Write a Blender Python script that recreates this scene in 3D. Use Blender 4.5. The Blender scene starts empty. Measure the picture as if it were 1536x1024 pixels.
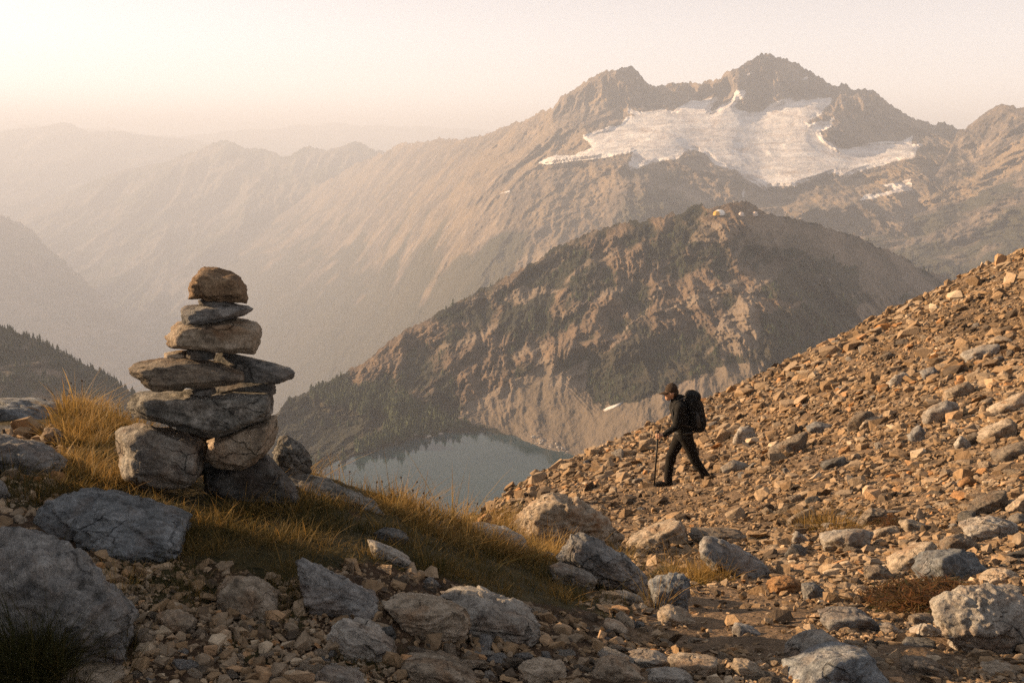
import bpy, bmesh, math, random
import numpy as np
from mathutils import Vector

random.seed(7)
RNG = np.random.default_rng(11)
SC = bpy.context.scene
COL = SC.collection

# ------------------------------------------------------------------ camera model (photo pixels 1536x1024)
F = 1493.0
PITCH = math.radians(11.25)
CP, SP = math.cos(PITCH), math.sin(PITCH)

def ray(px, py):
    """photo pixel -> (u, v): x/y and z/y of the sight line from the camera at the origin"""
    r = (np.asarray(px, float) - 768.0) / F
    e = (512.0 - np.asarray(py, float)) / F
    fwd = CP + e * SP
    return r / fwd, (-SP + e * CP) / fwd

# ------------------------------------------------------------------ noise
_P = np.random.default_rng(3).permutation(256).astype(np.int64)
_P = np.concatenate([_P, _P, _P])
_G = np.random.default_rng(4).normal(size=(256, 3))
_G /= np.linalg.norm(_G, axis=1)[:, None]

def perlin(p):
    p = np.asarray(p, float)
    i = np.floor(p).astype(np.int64)
    f = p - i
    i &= 255
    w = f * f * f * (f * (f * 6 - 15) + 10)
    out = np.zeros(len(p))
    for dx in (0, 1):
        hx = _P[i[:, 0] + dx]
        wx = w[:, 0] if dx else 1 - w[:, 0]
        for dy in (0, 1):
            hy = _P[hx + ((i[:, 1] + dy) & 255)]
            wy = w[:, 1] if dy else 1 - w[:, 1]
            for dz in (0, 1):
                h = _P[hy + ((i[:, 2] + dz) & 255)]
                wz = w[:, 2] if dz else 1 - w[:, 2]
                g = _G[h]
                out += wx * wy * wz * (g[:, 0] * (f[:, 0] - dx) + g[:, 1] * (f[:, 1] - dy) + g[:, 2] * (f[:, 2] - dz))
    return out * 1.6

def fbm(p, octv=5, lac=2.03, gain=0.5):
    p = np.asarray(p, float)
    s, a = np.zeros(len(p)), 1.0
    for k in range(octv):
        s += a * perlin(p + 17.3 * k)
        p = p * lac
        a *= gain
    return s

def ridged(p, octv=5, lac=2.07, gain=0.5):
    p = np.asarray(p, float)
    s, a, w = np.zeros(len(p)), 1.0, 1.0
    for k in range(octv):
        n = 1.0 - np.abs(perlin(p + 31.7 * k))
        n = n * n * w
        s += a * n
        w = np.clip(n * 1.6, 0, 1)
        p = p * lac
        a *= gain
    return s

def smooth(a, b, x):
    t = np.clip((x - a) / (b - a), 0, 1)
    return t * t * (3 - 2 * t)

def inpoly(px, py, poly):
    poly = np.asarray(poly, float)
    x, y = np.asarray(px), np.asarray(py)
    c = np.zeros(x.shape, bool)
    j = len(poly) - 1
    for k in range(len(poly)):
        xi, yi = poly[k]
        xj, yj = poly[j]
        t = ((yi > y) != (yj > y)) & (x < (xj - xi) * (y - yi) / (yj - yi + 1e-12) + xi)
        c ^= t
        j = k
    return c

class TPS:
    def __init__(self, pts, vals, lam=0.0):
        self.c = np.asarray(pts, float)
        n = len(self.c)
        K = self._k(self.c) + lam * np.eye(n)
        Pm = np.hstack([np.ones((n, 1)), self.c])
        A = np.block([[K, Pm], [Pm.T, np.zeros((3, 3))]])
        self.w = np.linalg.solve(A, np.concatenate([vals, np.zeros(3)]))
    def _k(self, q):
        d2 = ((q[:, None, :] - self.c[None]) ** 2).sum(-1)
        return 0.5 * d2 * np.log(d2 + 1e-12)
    def __call__(self, q):
        q = np.asarray(q, float)
        out = np.empty(len(q))
        for s in range(0, len(q), 40000):
            b = q[s:s + 40000]
            out[s:s + 40000] = self._k(b) @ self.w[:-3] + self.w[-3] + b @ self.w[-2:]
        return out

# ------------------------------------------------------------------ mesh helpers
def mesh_np(name, V, faces, mats, smooth_f=True, attrs=None, matidx=None):
    """faces: list of (m,k) int arrays"""
    me = bpy.data.meshes.new(name)
    V = np.asarray(V, np.float32)
    me.vertices.add(len(V))
    me.vertices.foreach_set('co', V.ravel())
    loops = np.concatenate([f.ravel() for f in faces]).astype(np.int32)
    tot = np.concatenate([np.full(len(f), f.shape[1], np.int32) for f in faces])
    st = np.concatenate([[0], np.cumsum(tot)[:-1]]).astype(np.int32)
    me.loops.add(len(loops))
    me.loops.foreach_set('vertex_index', loops)
    me.polygons.add(len(tot))
    me.polygons.foreach_set('loop_start', st)
    me.polygons.foreach_set('loop_total', tot)
    if matidx is not None:
        me.polygons.foreach_set('material_index', matidx.astype(np.int32))
    me.polygons.foreach_set('use_smooth', np.full(len(tot), bool(smooth_f)))
    me.update(calc_edges=True)
    me.validate()
    for k, a in (attrs or {}).items():
        at = me.attributes.new(k, 'FLOAT', 'POINT')
        at.data.foreach_set('value', np.asarray(a, np.float32))
    for m in (mats if isinstance(mats, (list, tuple)) else [mats]):
        me.materials.append(m)
    return me

def obj(name, me, loc=(0, 0, 0), parent=None):
    o = bpy.data.objects.new(name, me)
    COL.objects.link(o)
    o.location = loc
    if parent is not None:
        o.parent = parent
    return o

def tag(o, label=None, cat=None, group=None, kind=None):
    if label: o['label'] = label
    if cat: o['category'] = cat
    if group: o['group'] = group
    if kind: o['kind'] = kind
    return o

def grid_faces(r, c):
    a = np.arange(r * c).reshape(r, c)
    return np.stack([a[:-1, :-1].ravel(), a[:-1, 1:].ravel(), a[1:, 1:].ravel(), a[1:, :-1].ravel()], 1)

# ------------------------------------------------------------------ materials
class NT:
    def __init__(self, name):
        self.m = bpy.data.materials.new(name)
        self.m.use_nodes = True
        self.t = self.m.node_tree
        self.b = self.t.nodes['Principled BSDF']
        self.out = self.t.nodes['Material Output']
    def n(self, kind, **kw):
        x = self.t.nodes.new(kind)
        for k, v in kw.items():
            if k in x.inputs.keys() if hasattr(x.inputs, 'keys') else False:
                x.inputs[k].default_value = v
            else:
                setattr(x, k, v)
        return x
    def l(self, a, b):
        self.t.links.new(a, b)
    def coord(self, out='Object'):
        return self.n('ShaderNodeTexCoord').outputs[out]
    def noise(self, vec, scale, detail=5, rough=0.55, dist=0.0):
        x = self.n('ShaderNodeTexNoise')
        x.inputs['Scale'].default_value = scale
        x.inputs['Detail'].default_value = detail
        x.inputs['Roughness'].default_value = rough
        x.inputs['Distortion'].default_value = dist
        if vec is not None: self.l(vec, x.inputs['Vector'])
        return x.outputs['Fac']
    def ramp(self, fac, stops, interp='LINEAR'):
        x = self.n('ShaderNodeValToRGB')
        x.color_ramp.interpolation = interp
        el = x.color_ramp.elements
        while len(el) < len(stops): el.new(0.5)
        for e, (p, c) in zip(el, stops):
            e.position = p
            e.color = (c if len(c) == 4 else (*c, 1)) if not isinstance(c, (int, float)) else (c, c, c, 1)
        self.l(fac, x.inputs['Fac'])
        return x.outputs['Color']
    def mix(self, fac, a, b, mode='MIX'):
        x = self.n('ShaderNodeMix', data_type='RGBA', blend_type=mode)
        for s, v in ((0, fac), (6, a), (7, b)):
            if isinstance(v, (int, float)): x.inputs[s].default_value = v
            elif isinstance(v, tuple): x.inputs[s].default_value = (*v, 1) if len(v) == 3 else v
            else: self.l(v, x.inputs[s])
        return x.outputs[2]
    def math(self, op, a, b=None, c=None, clamp=False):
        x = self.n('ShaderNodeMath', operation=op, use_clamp=clamp)
        for s, v in ((0, a), (1, b), (2, c)):
            if v is None: continue
            if isinstance(v, (int, float)): x.inputs[s].default_value = v
            else: self.l(v, x.inputs[s])
        return x.outputs[0]
    def attr(self, name):
        x = self.n('ShaderNodeAttribute', attribute_name=name)
        return x.outputs['Fac']
    def bump(self, h, strength, dist, prev=None):
        x = self.n('ShaderNodeBump')
        x.inputs['Strength'].default_value = strength
        x.inputs['Distance'].default_value = dist
        self.l(h, x.inputs['Height'])
        if prev is not None: self.l(prev, x.inputs['Normal'])
        return x.outputs['Normal']
    def fin(self, col, normal=None, rough=0.9, spec=0.25):
        if isinstance(col, tuple): self.b.inputs['Base Color'].default_value = (*col, 1)
        else: self.l(col, self.b.inputs['Base Color'])
        if isinstance(rough, (int, float)): self.b.inputs['Roughness'].default_value = rough
        else: self.l(rough, self.b.inputs['Roughness'])
        self.b.inputs['Specular IOR Level'].default_value = spec
        if normal is not None: self.l(normal, self.b.inputs['Normal'])
        return self.m

def rock_mat(name, pale, mid, dark, rust=(0.2, 0.1, 0.05), rust_amt=0.3, spots=0.5, layered=0.0):
    q = NT(name)
    co = q.coord('Object')
    rnd = q.n('ShaderNodeObjectInfo').outputs['Random']
    off = q.n('ShaderNodeVectorMath', operation='ADD')
    q.l(co, off.inputs[0])
    cmb = q.n('ShaderNodeCombineXYZ')
    for k, mlt in enumerate((13.0, 29.0, 7.0)):
        q.l(q.math('MULTIPLY', rnd, mlt), cmb.inputs[k])
    q.l(cmb.outputs[0], off.inputs[1])
    v = off.outputs[0]
    big = q.noise(v, 7, 6, 0.62, 0.4)
    med = q.noise(v, 28, 6, 0.68)
    fine = q.noise(v, 130, 4, 0.7)
    base = q.ramp(q.mix(0.45, big, med), [(0.39, dark), (0.5, mid), (0.60, pale)])
    rf = q.ramp(q.noise(v, 5.3, 5, 0.6, 0.8), [(0.5, 0.0), (0.66, 1.0)])
    base = q.mix(q.math('MULTIPLY', rf, rust_amt), base, rust)
    # lichen: dark and pale blotches with crisp borders
    sp = q.ramp(q.noise(v, 34, 4, 0.75, 0.6), [(0.57, 0.0), (0.62, 1.0)])
    base = q.mix(q.math('MULTIPLY', sp, spots), base, (0.045, 0.043, 0.04))
    sp2 = q.ramp(q.noise(v, 21, 5, 0.7, 0.4), [(0.6, 0.0), (0.65, 1.0)])
    base = q.mix(q.math('MULTIPLY', sp2, spots * 0.55), base, tuple(min(0.5, c * 1.35) for c in pale))
    gr = q.ramp(fine, [(0.3, 0.62), (0.7, 1.3)])
    base = q.mix(1.0, base, gr, 'MULTIPLY')
    cv = q.n('ShaderNodeTexVoronoi', feature='DISTANCE_TO_EDGE')
    cv.inputs['Scale'].default_value = 5.0
    cm = q.n('ShaderNodeMapping')
    cm.inputs['Scale'].default_value = (1.0, 1.0, 2.1)
    cm.inputs['Rotation'].default_value = (0.35, 0.5, 0.2)
    cn = q.n('ShaderNodeTexNoise')
    cn.inputs['Scale'].default_value = 6.0
    cn.inputs['Detail'].default_value = 4.0
    q.l(v, cn.inputs['Vector'])
    q.l(q.mix(0.16, v, cn.outputs['Color']), cm.inputs['Vector'])
    q.l(cm.outputs[0], cv.inputs['Vector'])
    crack = q.ramp(cv.outputs['Distance'], [(0.0, 0.0), (0.028, 1.0)])
    cmask = q.ramp(q.noise(v, 4.0, 3, 0.6), [(0.48, 1.0), (0.56, 0.0)])
    crack = q.math('MAXIMUM', crack, cmask)
    base = q.mix(1.0, base, q.ramp(crack, [(0.0, 0.5), (1.0, 1.0)]), 'MULTIPLY')
    hs = q.n('ShaderNodeHueSaturation')
    q.l(base, hs.inputs['Color'])
    q.l(q.math('MULTIPLY_ADD', rnd, 0.4, 0.98), hs.inputs['Value'])
    nrm = q.bump(med, 0.7, 0.035)
    nrm = q.bump(crack, 0.8, 0.015, nrm)
    if layered:
        sc = q.n('ShaderNodeMapping')
        sc.inputs['Scale'].default_value = (3, 3, 34)
        q.l(v, sc.inputs['Vector'])
        nrm = q.bump(q.noise(sc.outputs[0], 1.3, 4, 0.6, 0.5), layered, 0.03, nrm)
    vor = q.n('ShaderNodeTexVoronoi', feature='DISTANCE_TO_EDGE')
    vor.inputs['Scale'].default_value = 9
    wv = q.mix(0.12, v, q.n('ShaderNodeTexNoise').outputs['Color'])
    q.l(wv, vor.inputs['Vector'])
    nrm = q.bump(q.ramp(vor.outputs['Distance'], [(0.0, 0.0), (0.035, 1.0)]), 0.15, 0.012, nrm)
    nrm = q.bump(fine, 0.5, 0.008, nrm)
    return q.fin(hs.outputs[0], nrm, 0.92, 0.2)

M_GREY = rock_mat('grey_granite', (0.26, 0.252, 0.242), (0.17, 0.165, 0.16), (0.0794, 0.0794, 0.0794), (0.159, 0.094, 0.0541), 0.35, 0.4)
M_PALE = rock_mat('pale_granite', (0.332, 0.31, 0.278), (0.238, 0.217, 0.191), (0.124, 0.111, 0.101), (0.217, 0.13, 0.0722), 0.4, 0.35)
M_TAN = rock_mat('tan_rock', (0.37, 0.31, 0.245), (0.255, 0.207, 0.155), (0.125, 0.1, 0.076), (0.23, 0.12, 0.055), 0.45, 0.3)
M_RUST = rock_mat('rust_rock', (0.315, 0.195, 0.0996), (0.24, 0.133, 0.0622), (0.124, 0.0705, 0.0373), (0.299, 0.133, 0.0332), 0.6, 0.15)
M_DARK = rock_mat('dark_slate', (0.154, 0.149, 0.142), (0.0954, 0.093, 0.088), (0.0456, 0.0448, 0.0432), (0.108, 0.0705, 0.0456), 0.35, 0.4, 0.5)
M_BLUE = rock_mat('blue_grey_rock', (0.249, 0.261, 0.273), (0.157, 0.166, 0.174), (0.0747, 0.0788, 0.083), (0.166, 0.108, 0.0705), 0.3, 0.4)
M_LICHEN = rock_mat('lichen_rock', (0.273, 0.257, 0.232), (0.149, 0.142, 0.128), (0.0498, 0.0481, 0.0439), (0.124, 0.083, 0.0539), 0.25, 0.85)
M_SLAB = rock_mat('brown_slab', (0.224, 0.187, 0.145), (0.145, 0.12, 0.0954), (0.0664, 0.0581, 0.0498), (0.166, 0.0954, 0.0498), 0.4, 0.3, 0.7)
M_BROWN = rock_mat('brown_block', (0.26, 0.185, 0.12), (0.185, 0.122, 0.075), (0.085, 0.062, 0.043), (0.2, 0.105, 0.045), 0.5, 0.35, 0.4)
MATS = dict(brown=M_BROWN, grey=M_GREY, pale=M_PALE, tan=M_TAN, rust=M_RUST, dark=M_DARK, blue=M_BLUE, lichen=M_LICHEN, slab=M_SLAB)

def scree_mat():
    q = NT('scree_stone')
    co = q.coord('Object')
    t = q.attr('tint')
    base = q.ramp(t, [(0.0, (0.085, 0.064, 0.046)), (0.18, (0.17, 0.118, 0.073)), (0.42, (0.29, 0.195, 0.112)), (0.62, (0.235, 0.182, 0.13)),
                      (0.80, (0.37, 0.27, 0.175)), (0.93, (0.34, 0.165, 0.06)), (1.0, (0.44, 0.35, 0.25))])
    n = q.noise(co, 22, 5, 0.7)
    base = q.mix(1.0, base, q.ramp(n, [(0.3, 0.62), (0.7, 1.3)]), 'MULTIPLY')
    nrm = q.bump(n, 0.5, 0.03)
    nrm = q.bump(q.noise(co, 90, 3, 0.6), 0.4, 0.008, nrm)
    return q.fin(base, nrm, 0.93, 0.2)
M_SCREE = scree_mat()

def ground_mat():
    q = NT('mountain_soil')
    co = q.coord('Object')
    big = q.noise(co, 0.9, 5, 0.6)
    med = q.noise(co, 9, 6, 0.7)
    fine = q.noise(co, 60, 5, 0.75)
    base = q.ramp(q.mix(0.5, big, med), [(0.35, (0.075, 0.054, 0.037)), (0.5, (0.155, 0.108, 0.07)), (0.65, (0.24, 0.168, 0.11))])
    base = q.mix(1.0, base, q.ramp(fine, [(0.3, 0.55), (0.7, 1.35)]), 'MULTIPLY')
    base = q.mix(q.attr('shade_tone'), base, q.mix(1.0, base, (0.42, 0.38, 0.36), 'MULTIPLY'))  # near soil toned down, shade put into its colour
    g = q.attr('turf')
    turf = q.ramp(med, [(0.35, (0.025, 0.024, 0.012)), (0.65, (0.085, 0.066, 0.03))])
    base = q.mix(g, base, turf)
    vor = q.n('ShaderNodeTexVoronoi')
    vor.inputs['Scale'].default_value = 42
    q.l(co, vor.inputs['Vector'])
    nrm = q.bump(q.math('SUBTRACT', 1.0, vor.outputs['Distance']), 0.7, 0.015)
    nrm = q.bump(med, 0.6, 0.05, nrm)
    nrm = q.bump(fine, 0.6, 0.012, nrm)
    return q.fin(base, nrm, 0.95, 0.15)
M_GROUND = ground_mat()

def mountain_mat(name, rock_a, rock_b, rock_c, veg, scree, nscale, bumpd):
    """world-metre coordinates; 'veg' and 'scree' attributes say what grows or lies where"""
    q = NT(name)
    co = q.coord('Object')
    n1 = q.noise(co, nscale, 7, 0.66, 0.3)
    mp = q.n('ShaderNodeMapping')
    mp.inputs['Scale'].default_value = (1, 1, 0.3)
    q.l(co, mp.inputs['Vector'])
    n2 = q.noise(mp.outputs[0], nscale * 6, 6, 0.7)
    base = q.ramp(q.mix(0.5, n1, n2), [(0.34, rock_a), (0.5, rock_b), (0.66, rock_c)])
    base = q.mix(q.attr('scree'), base, q.mix(n2, tuple(c * 0.7 for c in scree), tuple(c * 1.25 for c in scree)))
    base = q.mix(q.attr('veg'), base, q.mix(n2, tuple(c * 0.55 for c in veg), tuple(c * 1.45 for c in veg)))
    nrm = q.bump(n2, 0.7, bumpd)
    nrm = q.bump(q.noise(co, nscale * 30, 4, 0.7), 0.5, bumpd * 0.25, nrm)
    return q.fin(base, nrm, 0.95, 0.1)
M_MASSIF = mountain_mat('massif_rock', (0.036, 0.033, 0.031), (0.125, 0.102, 0.085), (0.34, 0.26, 0.19), (0.04, 0.042, 0.026), (0.25, 0.185, 0.12), 0.006, 22)
M_HILL = mountain_mat('lake_hill_ground', (0.05, 0.041, 0.034), (0.135, 0.098, 0.071), (0.235, 0.162, 0.105), (0.027, 0.028, 0.02), (0.22, 0.176, 0.137), 0.02, 6)
M_FAR = mountain_mat('far_range', (0.09, 0.085, 0.075), (0.14, 0.12, 0.1), (0.22, 0.18, 0.145), (0.05, 0.055, 0.035), (0.2, 0.17, 0.13), 0.002, 25)

def snow_mat():
    q = NT('glacier_ice')
    co = q.coord('Object')
    mp = q.n('ShaderNodeMapping')
    mp.inputs['Scale'].default_value = (0.6, 1, 1.9)
    q.l(co, mp.inputs['Vector'])
    band = q.noise(mp.outputs[0], 0.012, 8, 0.72, 1.6)
    blot = q.noise(co, 0.022, 6, 0.7)
    base = q.ramp(band, [(0.36, (0.38, 0.32, 0.29)), (0.47, (0.62, 0.575, 0.56)), (0.6, (0.77, 0.745, 0.735))])
    base = q.mix(q.ramp(blot, [(0.46, 0.0), (0.64, 0.75)]), base, (0.36, 0.37, 0.40))
    nrm = q.bump(band, 0.8, 12)
    nrm = q.bump(blot, 0.7, 6, nrm)
    return q.fin(base, nrm, 0.75, 0.3)
M_SNOW = snow_mat()

def simple_mat(name, c1, c2, scale, bump=0.3, bd=0.004, rough=0.85, spec=0.2):
    q = NT(name)
    co = q.coord('Object')
    n = q.noise(co, scale, 5, 0.65)
    return q.fin(q.ramp(n, [(0.35, c1), (0.65, c2)]), q.bump(n, bump, bd), rough, spec)

def leaf_mat(name, stops, trans=0.35):
    q = NT(name)
    t = q.attr('tint')
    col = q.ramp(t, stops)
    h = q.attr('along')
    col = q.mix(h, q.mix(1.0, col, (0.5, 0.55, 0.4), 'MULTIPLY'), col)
    q.fin(col, None, 0.7, 0.2)
    tr = q.n('ShaderNodeBsdfTranslucent')
    q.l(col, tr.inputs['Color'])
    mx = q.n('ShaderNodeMixShader')
    mx.inputs[0].default_value = trans
    q.l(q.b.outputs[0], mx.inputs[1])
    q.l(tr.outputs[0], mx.inputs[2])
    q.l(mx.outputs[0], q.out.inputs['Surface'])
    return q.m
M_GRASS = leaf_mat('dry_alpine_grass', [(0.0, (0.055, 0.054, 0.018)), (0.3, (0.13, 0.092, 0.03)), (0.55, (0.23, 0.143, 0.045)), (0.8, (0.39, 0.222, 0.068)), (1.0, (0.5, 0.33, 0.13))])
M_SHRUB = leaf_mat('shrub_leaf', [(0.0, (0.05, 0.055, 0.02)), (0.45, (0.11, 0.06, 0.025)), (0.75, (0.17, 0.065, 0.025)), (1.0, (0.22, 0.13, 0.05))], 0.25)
M_SEED = simple_mat('seed_head', (0.05, 0.03, 0.018), (0.1, 0.06, 0.03), 80)

def needle_mat():
    q = NT('conifer_needles')
    co = q.coord('Object')
    rnd = q.n('ShaderNodeObjectInfo').outputs['Random']
    n = q.noise(co, 0.35, 4, 0.6)
    base = q.ramp(n, [(0.3, (0.018, 0.026, 0.014)), (0.55, (0.04, 0.05, 0.026)), (0.75, (0.075, 0.075, 0.035))])
    hs = q.n('ShaderNodeHueSaturation')
    q.l(base, hs.inputs['Color'])
    q.l(q.math('MULTIPLY_ADD', rnd, 0.5, 0.75), hs.inputs['Value'])
    return q.fin(hs.outputs[0], None, 0.9, 0.1)
M_NEEDLE = needle_mat()
M_BARK = simple_mat('conifer_bark', (0.06, 0.045, 0.03), (0.12, 0.09, 0.06), 3)

def water_mat():
    q = NT('lake_water')
    co = q.coord('Object')
    n = q.noise(co, 0.25, 5, 0.65, 0.4)
    gl = q.noise(co, 0.012, 4, 0.6)
    q.b.inputs['IOR'].default_value = 1.33
    nrm = q.bump(n, 0.06, 0.3)
    return q.fin(q.ramp(gl, [(0.35, (0.014, 0.04, 0.05)), (0.65, (0.03, 0.06, 0.068))]), nrm, 0.06, 0.5)
M_WATER = water_mat()

# ------------------------------------------------------------------ camera, sun, sky
cam = bpy.data.cameras.new('camera')
cam.sensor_width = 36.0
cam.lens = 36.0 * F / 1536.0
cam.clip_start = 0.05
cam.clip_end = 80000
co_ = bpy.data.objects.new('camera', cam)
COL.objects.link(co_)
co_.rotation_euler = (math.radians(90) - PITCH, 0, 0)
SC.camera = co_

SUN_AZ = math.radians(-73)      # from straight ahead, negative = to the left
SUN_EL = math.radians(17)
sdir = Vector((math.sin(SUN_AZ) * math.cos(SUN_EL), math.cos(SUN_AZ) * math.cos(SUN_EL), math.sin(SUN_EL)))
sun = bpy.data.lights.new('sun', 'SUN')
sun.energy = 5.0
sun.angle = math.radians(0.6)
sun.color = (1.0, 0.68, 0.385)
so = bpy.data.objects.new('sun', sun)
COL.objects.link(so)
so.rotation_euler = sdir.to_track_quat('Z', 'Y').to_euler()

w = bpy.data.worlds.new('World')
SC.world = w
w.use_nodes = True
wt = w.node_tree
bg = wt.nodes['Background']
sky = wt.nodes.new('ShaderNodeTexSky')
sky.sky_type = 'NISHITA'
sky.sun_disc = False
sky.sun_elevation = SUN_EL
sky.sun_rotation = SUN_AZ          # checked against the lamp: same heading
sky.altitude = 1500
sky.air_density = 1.0
sky.dust_density = 0.05
sky.ozone_density = 1.0
hsn = wt.nodes.new('ShaderNodeHueSaturation')
hsn.inputs['Saturation'].default_value = 0.16
wt.links.new(sky.outputs[0], hsn.inputs['Color'])
tc = wt.nodes.new('ShaderNodeTexCoord')
sx = wt.nodes.new('ShaderNodeSeparateXYZ')
wt.links.new(tc.outputs['Generated'], sx.inputs[0])
rp = wt.nodes.new('ShaderNodeValToRGB')          # dusty evening sky: bright milky band low down, much dimmer overhead
for e_, (p_, c_) in zip([rp.color_ramp.elements[0], rp.color_ramp.elements[1]] + [rp.color_ramp.elements.new(.5) for _ in range(2)],
                        ((0.0, (.80, .742, .722)), (1.0, (.085, .086, .09)), (0.12, (.60, .556, .548)), (0.40, (.175, .171, .172)))):
    e_.position = p_
    e_.color = (*c_, 1)
wt.links.new(sx.outputs[2], rp.inputs[0])
mu = wt.nodes.new('ShaderNodeMix')
mu.data_type, mu.blend_type = 'RGBA', 'MULTIPLY'
mu.inputs[0].default_value = 1.0
wt.links.new(hsn.outputs[0], mu.inputs[6])
wt.links.new(rp.outputs[0], mu.inputs[7])
wt.links.new(mu.outputs[2], bg.inputs['Color'])
bg.inputs['Strength'].default_value = 0.114

SC.view_settings.view_transform = 'Standard'
SC.view_settings.look = 'None'
SC.view_settings.exposure = 1.5
SC.view_settings.gamma = 1.0
SC.cycles.use_denoising = False
SC.cycles.max_bounces = 6
SC.cycles.diffuse_bounces = 3
SC.cycles.glossy_bounces = 2
SC.cycles.transmission_bounces = 3
SC.cycles.volume_bounces = 1
# ------------------------------------------------------------------ near ground: a height field through surveyed points
COLS = {   # photo column : (row, distance) down the sight lines, last = crest after which the ground falls away
    -600: [(900, 2.2), (700, 3.0), (600, 4.0), (560, 6.0)],
    -200: [(1000, 2.4), (800, 3.3), (640, 5.0), (603, 6.0)],
    0: [(1020, 2.55), (840, 3.25), (700, 4.4), (635, 5.5), (606, 6.3)],
    130: [(1020, 2.65), (850, 3.35), (730, 4.2), (655, 5.2), (612, 6.2)],
    300: [(1020, 2.75), (880, 3.3), (760, 4.1), (705, 4.7), (672, 5.3)],
    430: [(1020, 2.8), (880, 3.35), (770, 4.2), (700, 5.0)],
    560: [(1020, 2.85), (900, 3.3), (800, 4.1), (757, 5.0)],
    650: [(1020, 2.9), (920, 3.35), (830, 4.2), (772, 5.6)],
    720: [(1020, 2.95), (930, 3.4), (850, 4.4), (805, 5.9), (785, 8.5), (776, 14), (771, 24)],
    770: [(1020, 3.0), (940, 3.45), (860, 4.6), (818, 6.4), (795, 9.0), (765, 16), (747, 26)],
    850: [(1020, 3.0), (950, 3.5), (880, 4.75), (840, 6.2), (815, 8.2), (775, 13), (730, 21), (704, 28)],
    940: [(1020, 3.05), (960, 3.6), (900, 4.7), (860, 6.0), (820, 8.5), (770, 13), (715, 20), (662, 30)],
    1001: [(1020, 3.05), (960, 3.7), (900, 4.9), (850, 6.8), (800, 9.6), (732, 16.9), (682, 23), (630, 31)],
    1064: [(724, 16.8), (650, 24)],
    1100: [(1020, 3.1), (950, 3.9), (890, 5.2), (840, 7.1), (790, 9.8), (710, 16), (650, 23), (582, 32)],
    1250: [(1020, 3.15), (940, 4.0), (880, 5.2), (830, 6.7), (780, 8.8), (700, 13), (600, 22), (509, 34)],
    1400: [(1020, 3.2), (940, 4.0), (880, 5.0), (820, 6.4), (760, 8.4), (650, 14), (550, 21), (438, 36)],
    1536: [(1020, 3.2), (940, 3.9), (870, 4.9), (800, 6.4), (730, 8.4), (620, 14), (500, 22), (377, 38)],
    1750: [(1020, 3.2), (900, 4.2), (780, 6.2), (650, 9.5), (500, 16), (340, 28), (262, 40)],
    2100: [(900, 4.0), (600, 9.0), (300, 20), (110, 42)],
}
_pts, _val = [], []
for px, lst in COLS.items():
    for k, (py, d) in enumerate(lst):
        u, v = ray(px, py)
        _pts.append((u, math.log(d)))
        _val.append(v)
    if px == 1064: continue
    if d > 10: back = ((1.25, .05), (1.7, .16), (2.6, .30), (6, .5))
    elif px >= 560: back = ((1.35, .02 + .0003 * (720 - px)), (2.2, .03 + .0005 * (720 - px)), (4.5, .04 + .0006 * (720 - px)), (9, .25), (40, .5))
    else: back = ((1.3, .05), (1.8, .12), (4.5, .19), (9, .32), (40, .52))
    for fac, dv in back:
        _pts.append((u, math.log(d * fac)))
        _val.append(v - dv)
for u, d, z in ((-2.2, 1.4, -1.3), (-3.2, 1.5, -1.25), (-2.0, 3.0, -1.5), (-3.2, 3.5, -1.7), (0, 1.4, -1.55), (1.0, 1.4, -1.6), (2.2, 1.4, -1.3),
                (-1.2, 1.4, -1.4), (0, 2.0, -1.55), (2.2, 4, -1.0)):
    _pts.append((u, math.log(d)))
    _val.append(z / d)
_tps = TPS(np.array(_pts), np.array(_val), 1e-5)

_GU, _GY = np.linspace(-3.4, 2.6, 1300), np.linspace(math.log(0.85), math.log(260), 700)
_GV = _tps(np.stack([np.repeat(_GU[None], len(_GY), 0).ravel(), np.repeat(_GY[:, None], len(_GU), 1).ravel()], 1)).reshape(len(_GY), len(_GU))

def ground_slope_ratio(u, ly):
    """z / y of the ground from the baked table"""
    a = np.clip((u - _GU[0]) / (_GU[1] - _GU[0]), 0, len(_GU) - 1.001)
    b = np.clip((ly - _GY[0]) / (_GY[1] - _GY[0]), 0, len(_GY) - 1.001)
    i, j = a.astype(int), b.astype(int)
    a, b = a - i, b - j
    return (_GV[j, i] * (1 - a) + _GV[j, i + 1] * a) * (1 - b) + (_GV[j + 1, i] * (1 - a) + _GV[j + 1, i + 1] * a) * b

def H(x, y):
    """ground height"""
    x, y = np.atleast_1d(np.asarray(x, float)), np.atleast_1d(np.asarray(y, float))
    yy = np.maximum(y, 0.9)
    z = ground_slope_ratio(x / yy, np.log(yy)) * yy
    # unseen rise left of view, added to keep low sun off the nearest ground
    return z + 2.3 * np.exp(-(((x + 5.2) / 1.6) ** 2 + ((y - 3.45) / 1.45) ** 2) ** 2)

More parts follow.
